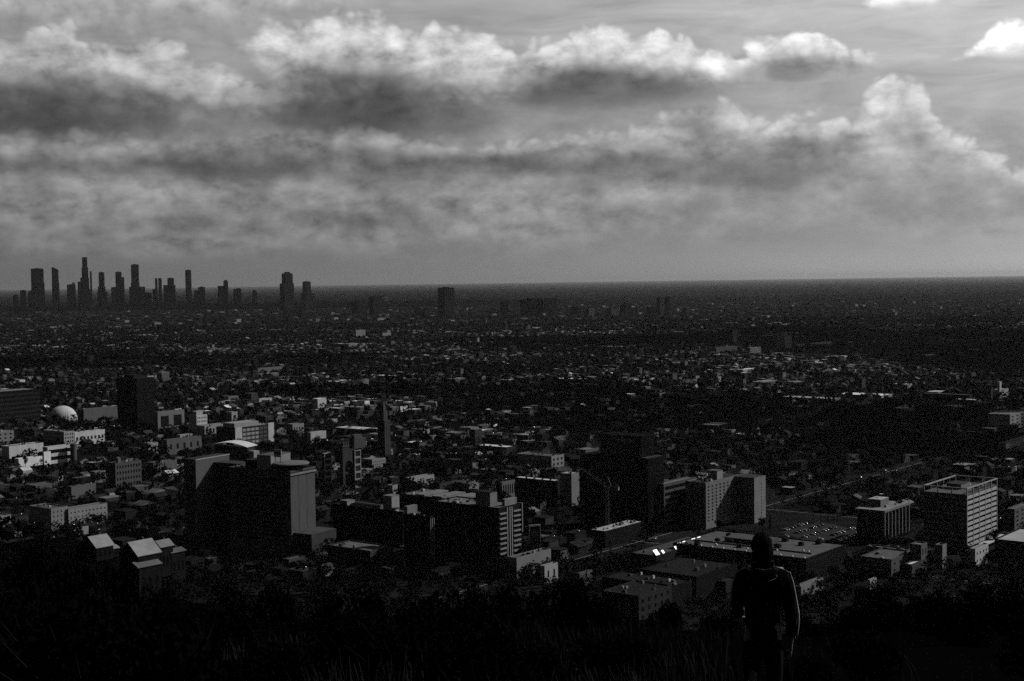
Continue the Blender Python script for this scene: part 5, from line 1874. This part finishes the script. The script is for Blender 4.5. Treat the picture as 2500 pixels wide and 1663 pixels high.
# wooded bump on the left and the foot of the hill
hx = rng.uniform(-420, -60, 900)
hy = rng.uniform(540, 790, 900)
zz_ = hill(hx, hy)
bpx = CX + F * hx / hy
bpy_ = HORIZON + F * (CAM_H - zz_ - 8) / hy
k_ = (zz_ > 4) & ~((bpx > 200) & (bpx < 460) & (bpy_ < 1352))
hx, hy = hx[k_], hy[k_]
foot_x, foot_y = rng.uniform(-330, 360, 1500), rng.uniform(700, 930, 1500)
kk = ~inside_foot(foot_x, foot_y, 3)
X = np.concatenate([tx[tm_], mx, hx, foot_x[kk]])
Y = np.concatenate([ty[tm_], my, hy, foot_y[kk]])
Zg = np.where(Y < 900, hill(X, Y), 0.0)
n = X.size
Hh = rng.uniform(5, 12, n) * np.where(rng.uniform(0, 1, n) < .12, 1.5, 1.0) * np.where(Y < 900, .75, 1)
Ww = Hh * rng.uniform(.35, .62, n)
# each far tree: a ragged crown of many faces around an uneven shell
r_ = np.random.default_rng(77)


def crowns(sel, NL, fs):
    n = int(sel.sum())
    D = r_.normal(size=(n, NL, 3)).astype(np.float32)
    D /= np.linalg.norm(D, axis=2)[..., None]
    lump = 1 + .25 * np.sin(D[..., 0:1] * 4 + r_.uniform(0, 6, (n, 1, 1))) * np.sin(D[..., 2:3] * 5 + r_.uniform(0, 6, (n, 1, 1)))
    rad = r_.uniform(.6, 1.0, (n, NL, 1)).astype(np.float32) * lump
    Cc = np.stack([X[sel], Y[sel], Zg[sel] + Hh[sel] * .6], 1)[:, None, :]
    Sc = np.stack([Ww[sel], Ww[sel], Hh[sel] * .42], 1)[:, None, :]
    P = Cc + D * rad * Sc
    A = r_.normal(size=(n, NL, 3))
    A /= np.linalg.norm(A, axis=2)[..., None]
    B = np.cross(A, D + .4 * r_.normal(size=(n, NL, 3)))
    B /= np.linalg.norm(B, axis=2)[..., None] + 1e-9
    s = (Ww[sel] * fs)[:, None, None] * r_.uniform(.7, 1.3, (n, NL, 1))
    return np.stack([P - A * s, P + A * s * .7 + B * s * .8, P + A * s * .4 - B * s * .9], 2).reshape(-1, 3)


T = np.concatenate([crowns(Y < 1250, 90, .19), crowns((Y >= 1250) & (Y < 2100), 44, .27), crowns(Y >= 2100, 22, .37)])
FF = np.arange(len(T)).reshape(-1, 3)
tag(link('street_trees', np_mesh('street_trees', T, FF, LEAF)), 'dark tree crowns filling the spaces between the city houses', 'trees', kind='stuff')
print('tree tris', len(FF), (Y < 1250).sum(), ((Y >= 1250) & (Y < 2100)).sum(), (Y >= 2100).sum())
print('counts', len(items), rest.sum(), n2, n, len(trees), len(cars))

# ------------------------------------------------------------------ the hillside in front
SHLEAF = mat(.007, .75, .5, 1.5, .15, (1, 1, 1), name='scrub_leaf')
STEM = mat(.02, .9, .3, 3.0, .1, name='scrub_stem')


def shrub_proto(seed):
    r = random.Random(seed)
    cents, rads = [], []
    st = MB()
    for k in range(11):
        a, q = r.uniform(0, 6.28), r.uniform(0, .62)
        z = r.uniform(.35, .78) * (1 - .35 * q)
        cents.append((math.cos(a) * q, math.sin(a) * q, z))
        s = r.uniform(.2, .34)
        rads.append((s, s, s * .85))
        st.tube([(math.cos(a) * .05, math.sin(a) * .05, -.1), (math.cos(a) * q * .5, math.sin(a) * q * .5, z * .6), (math.cos(a) * q, math.sin(a) * q, z)], [.022, .014, .005], 5)
    for k in range(16):          # bare twigs that stick out of the outline
        a, q = r.uniform(0, 6.28), r.uniform(.2, .8)
        z = r.uniform(.75, 1.08) * (1 - .3 * q)
        st.tube([(math.cos(a) * q * .4, math.sin(a) * q * .4, z * .4), (math.cos(a) * q, math.sin(a) * q, z)], [.010, .003], 4)
    V, Fq = leaf_cloud(cents, rads, 2600, .032, seed)
    return np_mesh('foliage', V, Fq, SHLEAF), st.mesh('stem', STEM)


SHP = [shrub_proto(s) for s in (51, 52, 53, 54)]
shr = []


def put_shrub(P, wid, hgt, look):
    fm, sm = random.choice(SHP)
    e = bpy.data.objects.new('shrub', None)
    COL.objects.link(e)
    e.location = P
    e.rotation_euler = (0, 0, random.uniform(0, 6.28))
    e.scale = (wid / 1.7, wid / 1.7, hgt)
    link('foliage', fm, e)
    link('stem', sm, e)
    px, py = project((P[0], P[1], P[2] + hgt * .6))
    shr.append((e, px, py, look))


for px, yt, w, Y in ((-30, 1285, 260, 62), (70, 1292, 240, 64), (175, 1306, 220, 66), (270, 1352, 130, 60), (340, 1408, 160, 55), (430, 1402, 210, 58), (560, 1404, 230, 60), (690, 1402, 210, 58), (800, 1404, 170, 58),
                     (910, 1408, 190, 56), (1030, 1404, 170, 55), (1150, 1384, 140, 52), (1230, 1404, 150, 50), (1320, 1412, 120, 50), (1425, 1392, 120, 48), (1380, 1412, 130, 47), (1478, 1448, 80, 46),
                     (1640, 1462, 120, 46), (1590, 1500, 90, 45), (1725, 1500, 120, 44), (1790, 1500, 120, 46), (2080, 1462, 120, 48), (2160, 1420, 150, 50), (2270, 1408, 170, 52), (2385, 1402, 170, 52), (2485, 1388, 160, 54),
                     (2010, 1520, 150, 44), (1950, 1548, 110, 42), (1540, 1530, 120, 43)):
    T = at_y(px, yt, Y)
    g = float(hill(T.x, T.y))
    put_shrub((T.x, T.y, g - .15), w / F * Y * 1.05, max(.8, (T.z - g + .15) / .98), 'crest shrub')
for i in range(330):
    Y = random.uniform(13.5, 54)
    px = random.uniform(-120, 2620)
    X = (px - CX) / F * Y
    if Y < 36 and 640 < px < 1700 and random.random() < .5:
        continue
    if 1740 < px < 1960 and Y < 15:
        continue
    g = float(hill(X, Y))
    hgt = random.uniform(.5, 1.15) * (1.25 if px < 700 or px > 2000 else 1)
    py = project((X, Y, g + hgt))[1]
    lim = np.interp(px, [0, 300, 420, 1450, 1500, 1560, 1700, 1950, 2080, 2500], [1330, 1420, 1430, 1430, 1500, 1545, 1530, 1560, 1490, 1420])
    if py < lim:
        continue
    put_shrub((X, Y, g - .1), hgt * random.uniform(1.2, 2.0), hgt, 'low scrub bush')


def shrub_labels():
    items = []
    for (e, px, py, look) in shr:
        X, Y = e.location.x, e.location.y
        size = 'small' if e.scale.z < .7 else 'big' if e.scale.z > 1.1 else 'middling'
        v = 'along the crest' if py < 1450 else 'on the upper slope' if py < 1560 else 'near the bottom edge'
        side = 'left of the person' if px < 1858 else 'right of the person'
        items.append((e, abs(px - 1858), f'{size} dark {look} {v}, {side}'))
    rows = {}
    for e, d, k in items:
        rows.setdefault(k, []).append((d, e))
    for k, l in rows.items():
        l.sort(key=lambda q: q[0])
        for i, (_, e) in enumerate(l):
            tag(e, (nth(i) + ' ' if len(l) > 1 else '') + k, 'shrub', 'scrub on the hillside')


shrub_labels()

# dry grass
nb = 15000
gY = 13 + 30 * rng.uniform(0, 1, nb) ** 1.5
gpx = np.clip(rng.normal(1180, 420, nb), -150, 2650)
gX = (gpx - CX) / F * gY
cl = fbm(gX, gY, 1.3, 8)
k_ = cl > -.3
gX, gY = gX[k_], gY[k_]
nb = gX.size
gZ = hill(gX, gY)
gh = rng.uniform(.10, .38, nb) * np.where(rng.uniform(0, 1, nb) < .12, 1.6, 1)
gw = rng.uniform(.003, .008, nb)
ang = rng.uniform(0, 6.28, nb)
lean = rng.normal(0, .16, (nb, 2)) + np.array([-.08, 0])
S = np.stack([np.cos(ang), np.sin(ang), np.zeros(nb)], 1) * gw[:, None]
P0 = np.stack([gX, gY, gZ - .03], 1)
P1 = P0 + np.stack([lean[:, 0] * gh * .35, lean[:, 1] * gh * .35, gh * .55], 1)
P2 = P0 + np.stack([lean[:, 0] * gh, lean[:, 1] * gh, gh], 1)
V = np.stack([P0 - S, P0 + S, P1 + S * .8, P1 - S * .8, P2 + S * .9, P2 - S * .3], 1).reshape(-1, 3)
base = (np.arange(nb) * 6)[:, None]
Fq = np.concatenate([base + np.array([0, 1, 2, 3]), base + np.array([3, 2, 4, 5])])
tag(link('dry_grass', np_mesh('dry_grass', V, Fq, mat(.04, .8, .5, 2.5, .1, (1, 1, 1), name='dry_grass'))), 'dry grass stalks on the near slope', 'grass', kind='stuff')

# ------------------------------------------------------------------ the person, seen from behind
PY_ = 12.7
PX_ = (1858 - CX) / F * PY_
PZ_ = float(hill(PX_, PY_))
top = at_y(1858, 1304, PY_).z
person = empty('person', (PX_, PY_, PZ_), R(-4), 'person in a dark jacket seen from behind, right arm rim-lit, looking over the city', 'person')
ph = top - PZ_
sc_p = ph / 1.77
person.scale = (.93, 1, 1)


def skin(name, chains, m, parent, sub=2):
    """chains: list of lists of (x, y, z, rx, ry); a chain starting with an existing joint joins there"""
    V, E, Rr, idx = [], [], [], {}
    for ch in chains:
        prev = None
        for (x, y, z, rx, ry) in ch:
            key = (round(x, 4), round(y, 4), round(z, 4))
            if key not in idx:
                idx[key] = len(V)
                V.append((x * sc_p, y * sc_p, z * sc_p))
                Rr.append((rx * sc_p, ry * sc_p))
            if prev is not None:
                E.append((prev, idx[key]))
            prev = idx[key]
    me = bpy.data.meshes.new(name)
    me.from_pydata(V, E, [])
    me.materials.append(m)
    o = link(name, me, parent)
    md = o.modifiers.new('skin', 'SKIN')
    md.use_smooth_shade = True
    for i, rr in enumerate(Rr):
        me.skin_vertices[0].data[i].radius = rr
    me.skin_vertices[0].data[0].use_root = True
    s = o.modifiers.new('sub', 'SUBSURF')
    s.levels = sub
    s.render_levels = sub
    return o


SKINM = mat(.22, .55, .08, 8, .35, name='skin')
pel = (0, 0, .96, .15, .10)
chest = (0, .0, 1.34, .165, .105)
nb_ = (0, -.005, 1.47, .085, .07)
head = [nb_, (0, .0, 1.535, .052, .055), (0, .012, 1.60, .068, .075), (0, .018, 1.665, .078, .095), (0, .012, 1.725, .066, .085), (0, .006, 1.758, .03, .04)]
chains = [[pel, (0, .0, 1.14, .135, .095), chest, nb_], head]
ARM = {1: [(.178, -.005, 1.425), (.222, -.02, 1.28), (.250, -.03, 1.10), (.258, .01, .96), (.256, .045, .845), (.256, .06, .775)],
       -1: [(-.170, .0, 1.43), (-.215, .0, 1.28), (-.238, .01, 1.13), (-.205, .10, 1.05), (-.150, .20, 1.06), (-.125, .265, 1.075)]}
for s in (-1, 1):
    q = ARM[s]
    wr = (*q[4], .026, .030)
    palm = (*q[5], .020, .038)
    chains.append([chest, (*q[0], .062, .062), (*q[1], .05, .05), (*q[2], .042, .042), (*q[3], .036, .036), wr, palm])
    px_, py_, pz_ = q[5]
    for k, (dy, ln) in enumerate(((.032, .060), (.012, .072), (-.010, .066), (-.030, .050))):
        if s > 0:      # hanging, fingers a little curled
            chains.append([palm, (px_, py_ + dy, pz_ - .03, .0105, .0105), (px_ - .005, py_ + dy + .004, pz_ - .03 - ln * .55, .0095, .0095), (px_ - .018, py_ + dy + .008, pz_ - .03 - ln, .008, .008)])
        else:          # forearm raised in front, fingers closing
            chains.append([palm, (px_ + .012, py_ + .028, pz_ + dy, .0105, .0105), (px_ + .03, py_ + .028 + ln * .5, pz_ + dy - .004, .0095, .0095), (px_ + .055, py_ + .03 + ln * .6, pz_ + dy - .008, .008, .008)])
    if s > 0:
        chains.append([wr, (px_ - .012, py_ + .03, pz_ + .03, .013, .013), (px_ - .022, py_ + .045, pz_ - .012, .010, .010), (px_ - .028, py_ + .05, pz_ - .038, .008, .008)])
    else:
        chains.append([wr, (px_ + .01, py_ - .03, pz_ + .035, .013, .013), (px_ + .025, py_ + .005, pz_ + .05, .010, .010), (px_ + .035, py_ + .03, pz_ + .052, .008, .008)])
    lg = .02 if s > 0 else -.01
    chains.append([pel, (s * .09, 0, .88, .095, .10), (s * .10, .015 + lg, .68, .078, .082), (s * .102, .025 + lg * 2, .50, .058, .062), (s * .104, -.005 + lg * 2, .30, .055, .06), (s * .105, -.025 + lg * 2, .10, .038, .042), (s * .112, .06 + lg * 2, .045, .036, .03), (s * .118, .14 + lg * 2, .03, .03, .022)])
body = skin('body', chains, SKINM, person)
# ears and nose belong to the head
for s in (-1, 1):
    o = MB().lathe([(.008, -.03), (.02, -.015), (.022, .01), (.012, .03)], s * .08 * sc_p, .012, 10).build('ear', SKINM, body, True)
    o.location = (0, 0, 1.655 * sc_p)
MB().tube([(0, .10 * sc_p, 1.68 * sc_p), (0, .128 * sc_p, 1.635 * sc_p), (0, .105 * sc_p, 1.625 * sc_p)], [.010, .016, .014], 8).build('nose', SKINM, body, True)
for s in (-1, 1):
    MB().lathe([(.002, -.011), (.011, 0), (.002, .011)], s * .032 * sc_p, .098 * sc_p, 10).build('eye', mat(.5, .2, .1, 5, .5), body, True).location = (0, 0, 1.67 * sc_p)
MB().tube([(-.025, .098 * sc_p, 1.598 * sc_p), (0, .104 * sc_p, 1.596 * sc_p), (.025, .098 * sc_p, 1.598 * sc_p)], [.004, .008, .004], 6).build('mouth', mat(.12, .5, .1, 5, .3), body, True)


def cloth(name, alb, sheen):
    m = mat(alb, .9, .3, 9, .05, (1, 1, 1), name=name).copy()
    m.name = name
    b = m.node_tree.nodes['Principled BSDF']
    b.inputs['Sheen Weight'].default_value = sheen
    b.inputs['Sheen Roughness'].default_value = .22
    if sheen > .5:
        b.inputs['Roughness'].default_value = .8
        b.inputs['Specular IOR Level'].default_value = 0.0
    return m


JK = cloth('jacket_cloth', .006, .6)
TR = cloth('trouser_cloth', .02, .2)
jch = [[(0, 0, .80, .178, .135), (0, 0, .95, .178, .130), (0, 0, 1.14, .170, .122), (0, 0, 1.34, .190, .130), (0, -.015, 1.455, .135, .105), (0, -.02, 1.51, .09, .088)]]
for s in (-1, 1):
    q = ARM[s]
    jch.append([(0, 0, 1.34, .190, .130), (q[0][0] * 1.06, q[0][1], q[0][2] - .012, .080, .082), (q[1][0] * 1.02, q[1][1], q[1][2], .070, .070), (*q[2], .064, .064), (*q[3], .056, .056), (*Vector(q[3]).lerp(Vector(q[4]), .8), .050, .050)])
jk = skin('jacket', jch, JK, person)
tx_ = bpy.data.textures.new('cloth_folds', 'CLOUDS')
tx_.noise_scale = .11
dm = jk.modifiers.new('folds', 'DISPLACE')
dm.texture = tx_
dm.strength = .05
dm.mid_level = .5
RIM_TONE = mat(.42, .7, .3, 14, .2, (1, 1, 1), name='painted_sleeve_rim')  # pale tube added along the sleeves, its tone standing in for rim light
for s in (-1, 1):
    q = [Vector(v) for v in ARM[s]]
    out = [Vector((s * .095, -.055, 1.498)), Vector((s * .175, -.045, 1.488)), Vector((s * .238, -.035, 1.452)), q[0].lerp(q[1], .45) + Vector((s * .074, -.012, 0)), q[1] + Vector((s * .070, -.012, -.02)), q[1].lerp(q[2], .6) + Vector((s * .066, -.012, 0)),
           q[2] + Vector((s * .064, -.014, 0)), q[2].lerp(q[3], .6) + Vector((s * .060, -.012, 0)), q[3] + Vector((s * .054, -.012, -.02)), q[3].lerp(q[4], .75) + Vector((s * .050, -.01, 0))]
    MB().tube([v * sc_p for v in out], [.008, .009, .010, .009, .008, .011, .014, .015, .011, .008], 8).build('rim_strip', RIM_TONE, jk, True)
# collar and hood edge
col = MB()
nseg = 20
for k in range(nseg + 1):
    a = math.pi * (-.15 + 1.3 * k / nseg) + math.pi
    r0, r1 = .076, .088 + .012 * math.sin(k * 2.1)
    col.v += [(math.cos(a) * r0 * sc_p, (math.sin(a) * r0 * .9 - .01) * sc_p, 1.475 * sc_p), (math.cos(a) * r1 * sc_p, (math.sin(a) * r1 * .9 - .015) * sc_p, (1.545 + .012 * math.sin(k * 1.3)) * sc_p),
              (math.cos(a) * (r1 + .014) * sc_p, (math.sin(a) * (r1 + .014) * .9 - .015) * sc_p, 1.535 * sc_p), (math.cos(a) * (r0 + .03) * sc_p, (math.sin(a) * (r0 + .03) * .9 - .01) * sc_p, 1.47 * sc_p)]
for k in range(nseg):
    a, c = 4 * k, 4 * k + 4
    for i in range(4):
        j = (i + 1) % 4
        col.f.append((a + i, c + i, c + j, a + j))
col.build('collar', JK, jk, True)
hood = MB().tube([(-.13 * sc_p, -.03 * sc_p, 1.47 * sc_p), (-.09 * sc_p, -.105 * sc_p, 1.455 * sc_p), (0, -.135 * sc_p, 1.44 * sc_p), (.09 * sc_p, -.105 * sc_p, 1.455 * sc_p), (.13 * sc_p, -.03 * sc_p, 1.47 * sc_p)], [.03, .05, .06, .05, .03], 12)
hood.build('hood', JK, jk, True)
tch = [[(0, 0, .95, .158, .112), (0, 0, .90, .158, .115)]]
for s in (-1, 1):
    tch.append([(0, 0, .90, .158, .115), (s * .095, 0, .80, .102, .105), (s * .102, .015, .66, .088, .092), (s * .104, .025, .50, .072, .076), (s * .105, -.005, .30, .068, .072), (s * .106, -.02, .13, .06, .064)])
skin('trousers', tch, TR, person)
for s in (-1, 1):
    sh = MB()
    sh.lathe([(.05, -.0), (.055, .03), (.05, .07), (.042, .1)], s * .106 * sc_p, -.02, 12)
    sh.box(s * .112 * sc_p - .045, s * .112 * sc_p + .045, -.02, .2, 0, .035).box(s * .112 * sc_p - .04, s * .112 * sc_p + .04, .02, .19, .036, .07)
    sh.build('shoe', DARKM, person)
# hair: cap and shoulder-length fall
HAIR = mat(.015, .85, .4, 12, .08, (1, 1, .1), name='hair')
bm = bmesh.new()
bmesh.ops.create_icosphere(bm, subdivisions=4, radius=1.0)
for v in bm.verts:
    x, y, z = v.co
    q = Vector((x * .094, y * .112 + .0, z * .115))
    if z < -.1 and y < .45:                       # the hair falls over the neck
        t = min(1, (-z - .1) / .9)
        q.z -= t * .115
        q.y -= t * .01
        q.x *= 1 + .10 * t
        q.y = min(q.y, .02) - .02
    elif y > .5 and z < .35:
        q.y = .055                                # open towards the face
    w_ = mnoise.noise(Vector((x * 5, y * 5, z * 1.5))) * .012 + mnoise.noise(Vector((x * 18, y * 18, z * 3))) * .006
    q += v.co.normalized() * w_
    v.co = Vector((q.x, q.y + .008, q.z + 1.668)) * sc_p
me = bpy.data.meshes.new('hair')
bm.to_mesh(me)
bm.free()
me.materials.append(HAIR)
me.polygons.foreach_set('use_smooth', [True] * len(me.polygons))
hr_ = link('hair', me, person)
hr_.rotation_euler = (0, 0, R(14))

# ------------------------------------------------------------------ passing clouds overhead, out of view, placed to throw the broad shadows on the plain
CLOUDM = mat(2.2, .95, .03, .002, 0.0, (1, 1, 1), name='cloud_white')


def cloud(gx_, gy_, rx, ry, alt, thick, seed):
    """a lumpy cumulus above the view, placed so that its shadow falls around (gx_, gy_)"""
    k = alt / math.tan(R(SUN_EL))
    c = Vector((gx_ + math.sin(R(SUN_AZ)) * k, gy_ + math.cos(R(SUN_AZ)) * k, alt))
    r = random.Random(seed)
    bm = bmesh.new()
    lumps = [(0, 0, .62)] + [(r.uniform(-.75, .75), r.uniform(-.75, .75), r.uniform(.22, .42)) for _ in range(22)]
    for (a, b_, s) in lumps:
        if a * a + b_ * b_ > .75: continue
        g = bmesh.ops.create_icosphere(bm, subdivisions=3, radius=1.0)
        for v in g['verts']:
            n_ = v.co.copy()
            w_ = 1 + .28 * mnoise.noise(n_ * 2.2 + Vector((a * 9, b_ * 9, s * 5))) + .14 * mnoise.noise(n_ * 6 + Vector((s * 9, a, b_)))
            z = n_.z * s * thick * w_
            v.co = Vector((a * rx + n_.x * s * rx * w_, b_ * ry + n_.y * s * ry * w_, z if z > 0 else z * .25))
    me = bpy.data.meshes.new('cloud')
    bm.to_mesh(me)
    bm.free()
    me.materials.append(CLOUDM)
    me.polygons.foreach_set('use_smooth', [True] * len(me.polygons))
    o = link('cloud', me, None, c)
    tag(o, kind='structure')
    return o


cloud(-3300, 12600, 4300, 1700, 3500, 600, 1)
for px, py, rx, ry, alt, tk, seed in ((2310, 845, 540, 1350, 1700, 300, 2), (330, 888, 720, 260, 1400, 150, 3), (1480, 832, 620, 420, 1600, 180, 4),
                                      (1960, 1022, 360, 230, 1250, 120, 5), (1130, 955, 420, 130, 1300, 100, 6), (2330, 1085, 190, 130, 1150, 90, 7), (1500, 985, 260, 120, 1250, 90, 8)):
    g = at_z(px, py)
    cloud(g.x, g.y, rx, ry, alt, tk, seed)

# ------------------------------------------------------------------ haze
hz = MB().box(-161000, 161000, -6100, 161000, -3.0, 500.0)
hm_ = bpy.data.materials.new('haze')
hm_.use_nodes = True
nt = hm_.node_tree
nt.nodes.clear()
pv = nt.nodes.new('ShaderNodeVolumePrincipled')
pv.inputs['Color'].default_value = (.5, .5, .5, 1)
pv.inputs['Density'].default_value = HAZE_D
pv.inputs['Anisotropy'].default_value = .5
oo = nt.nodes.new('ShaderNodeOutputMaterial')
nt.links.new(pv.outputs[0], oo.inputs['Volume'])
tag(hz.build('haze', hm_), 'pale haze lying over the city and thickening towards the horizon', 'haze', kind='stuff')
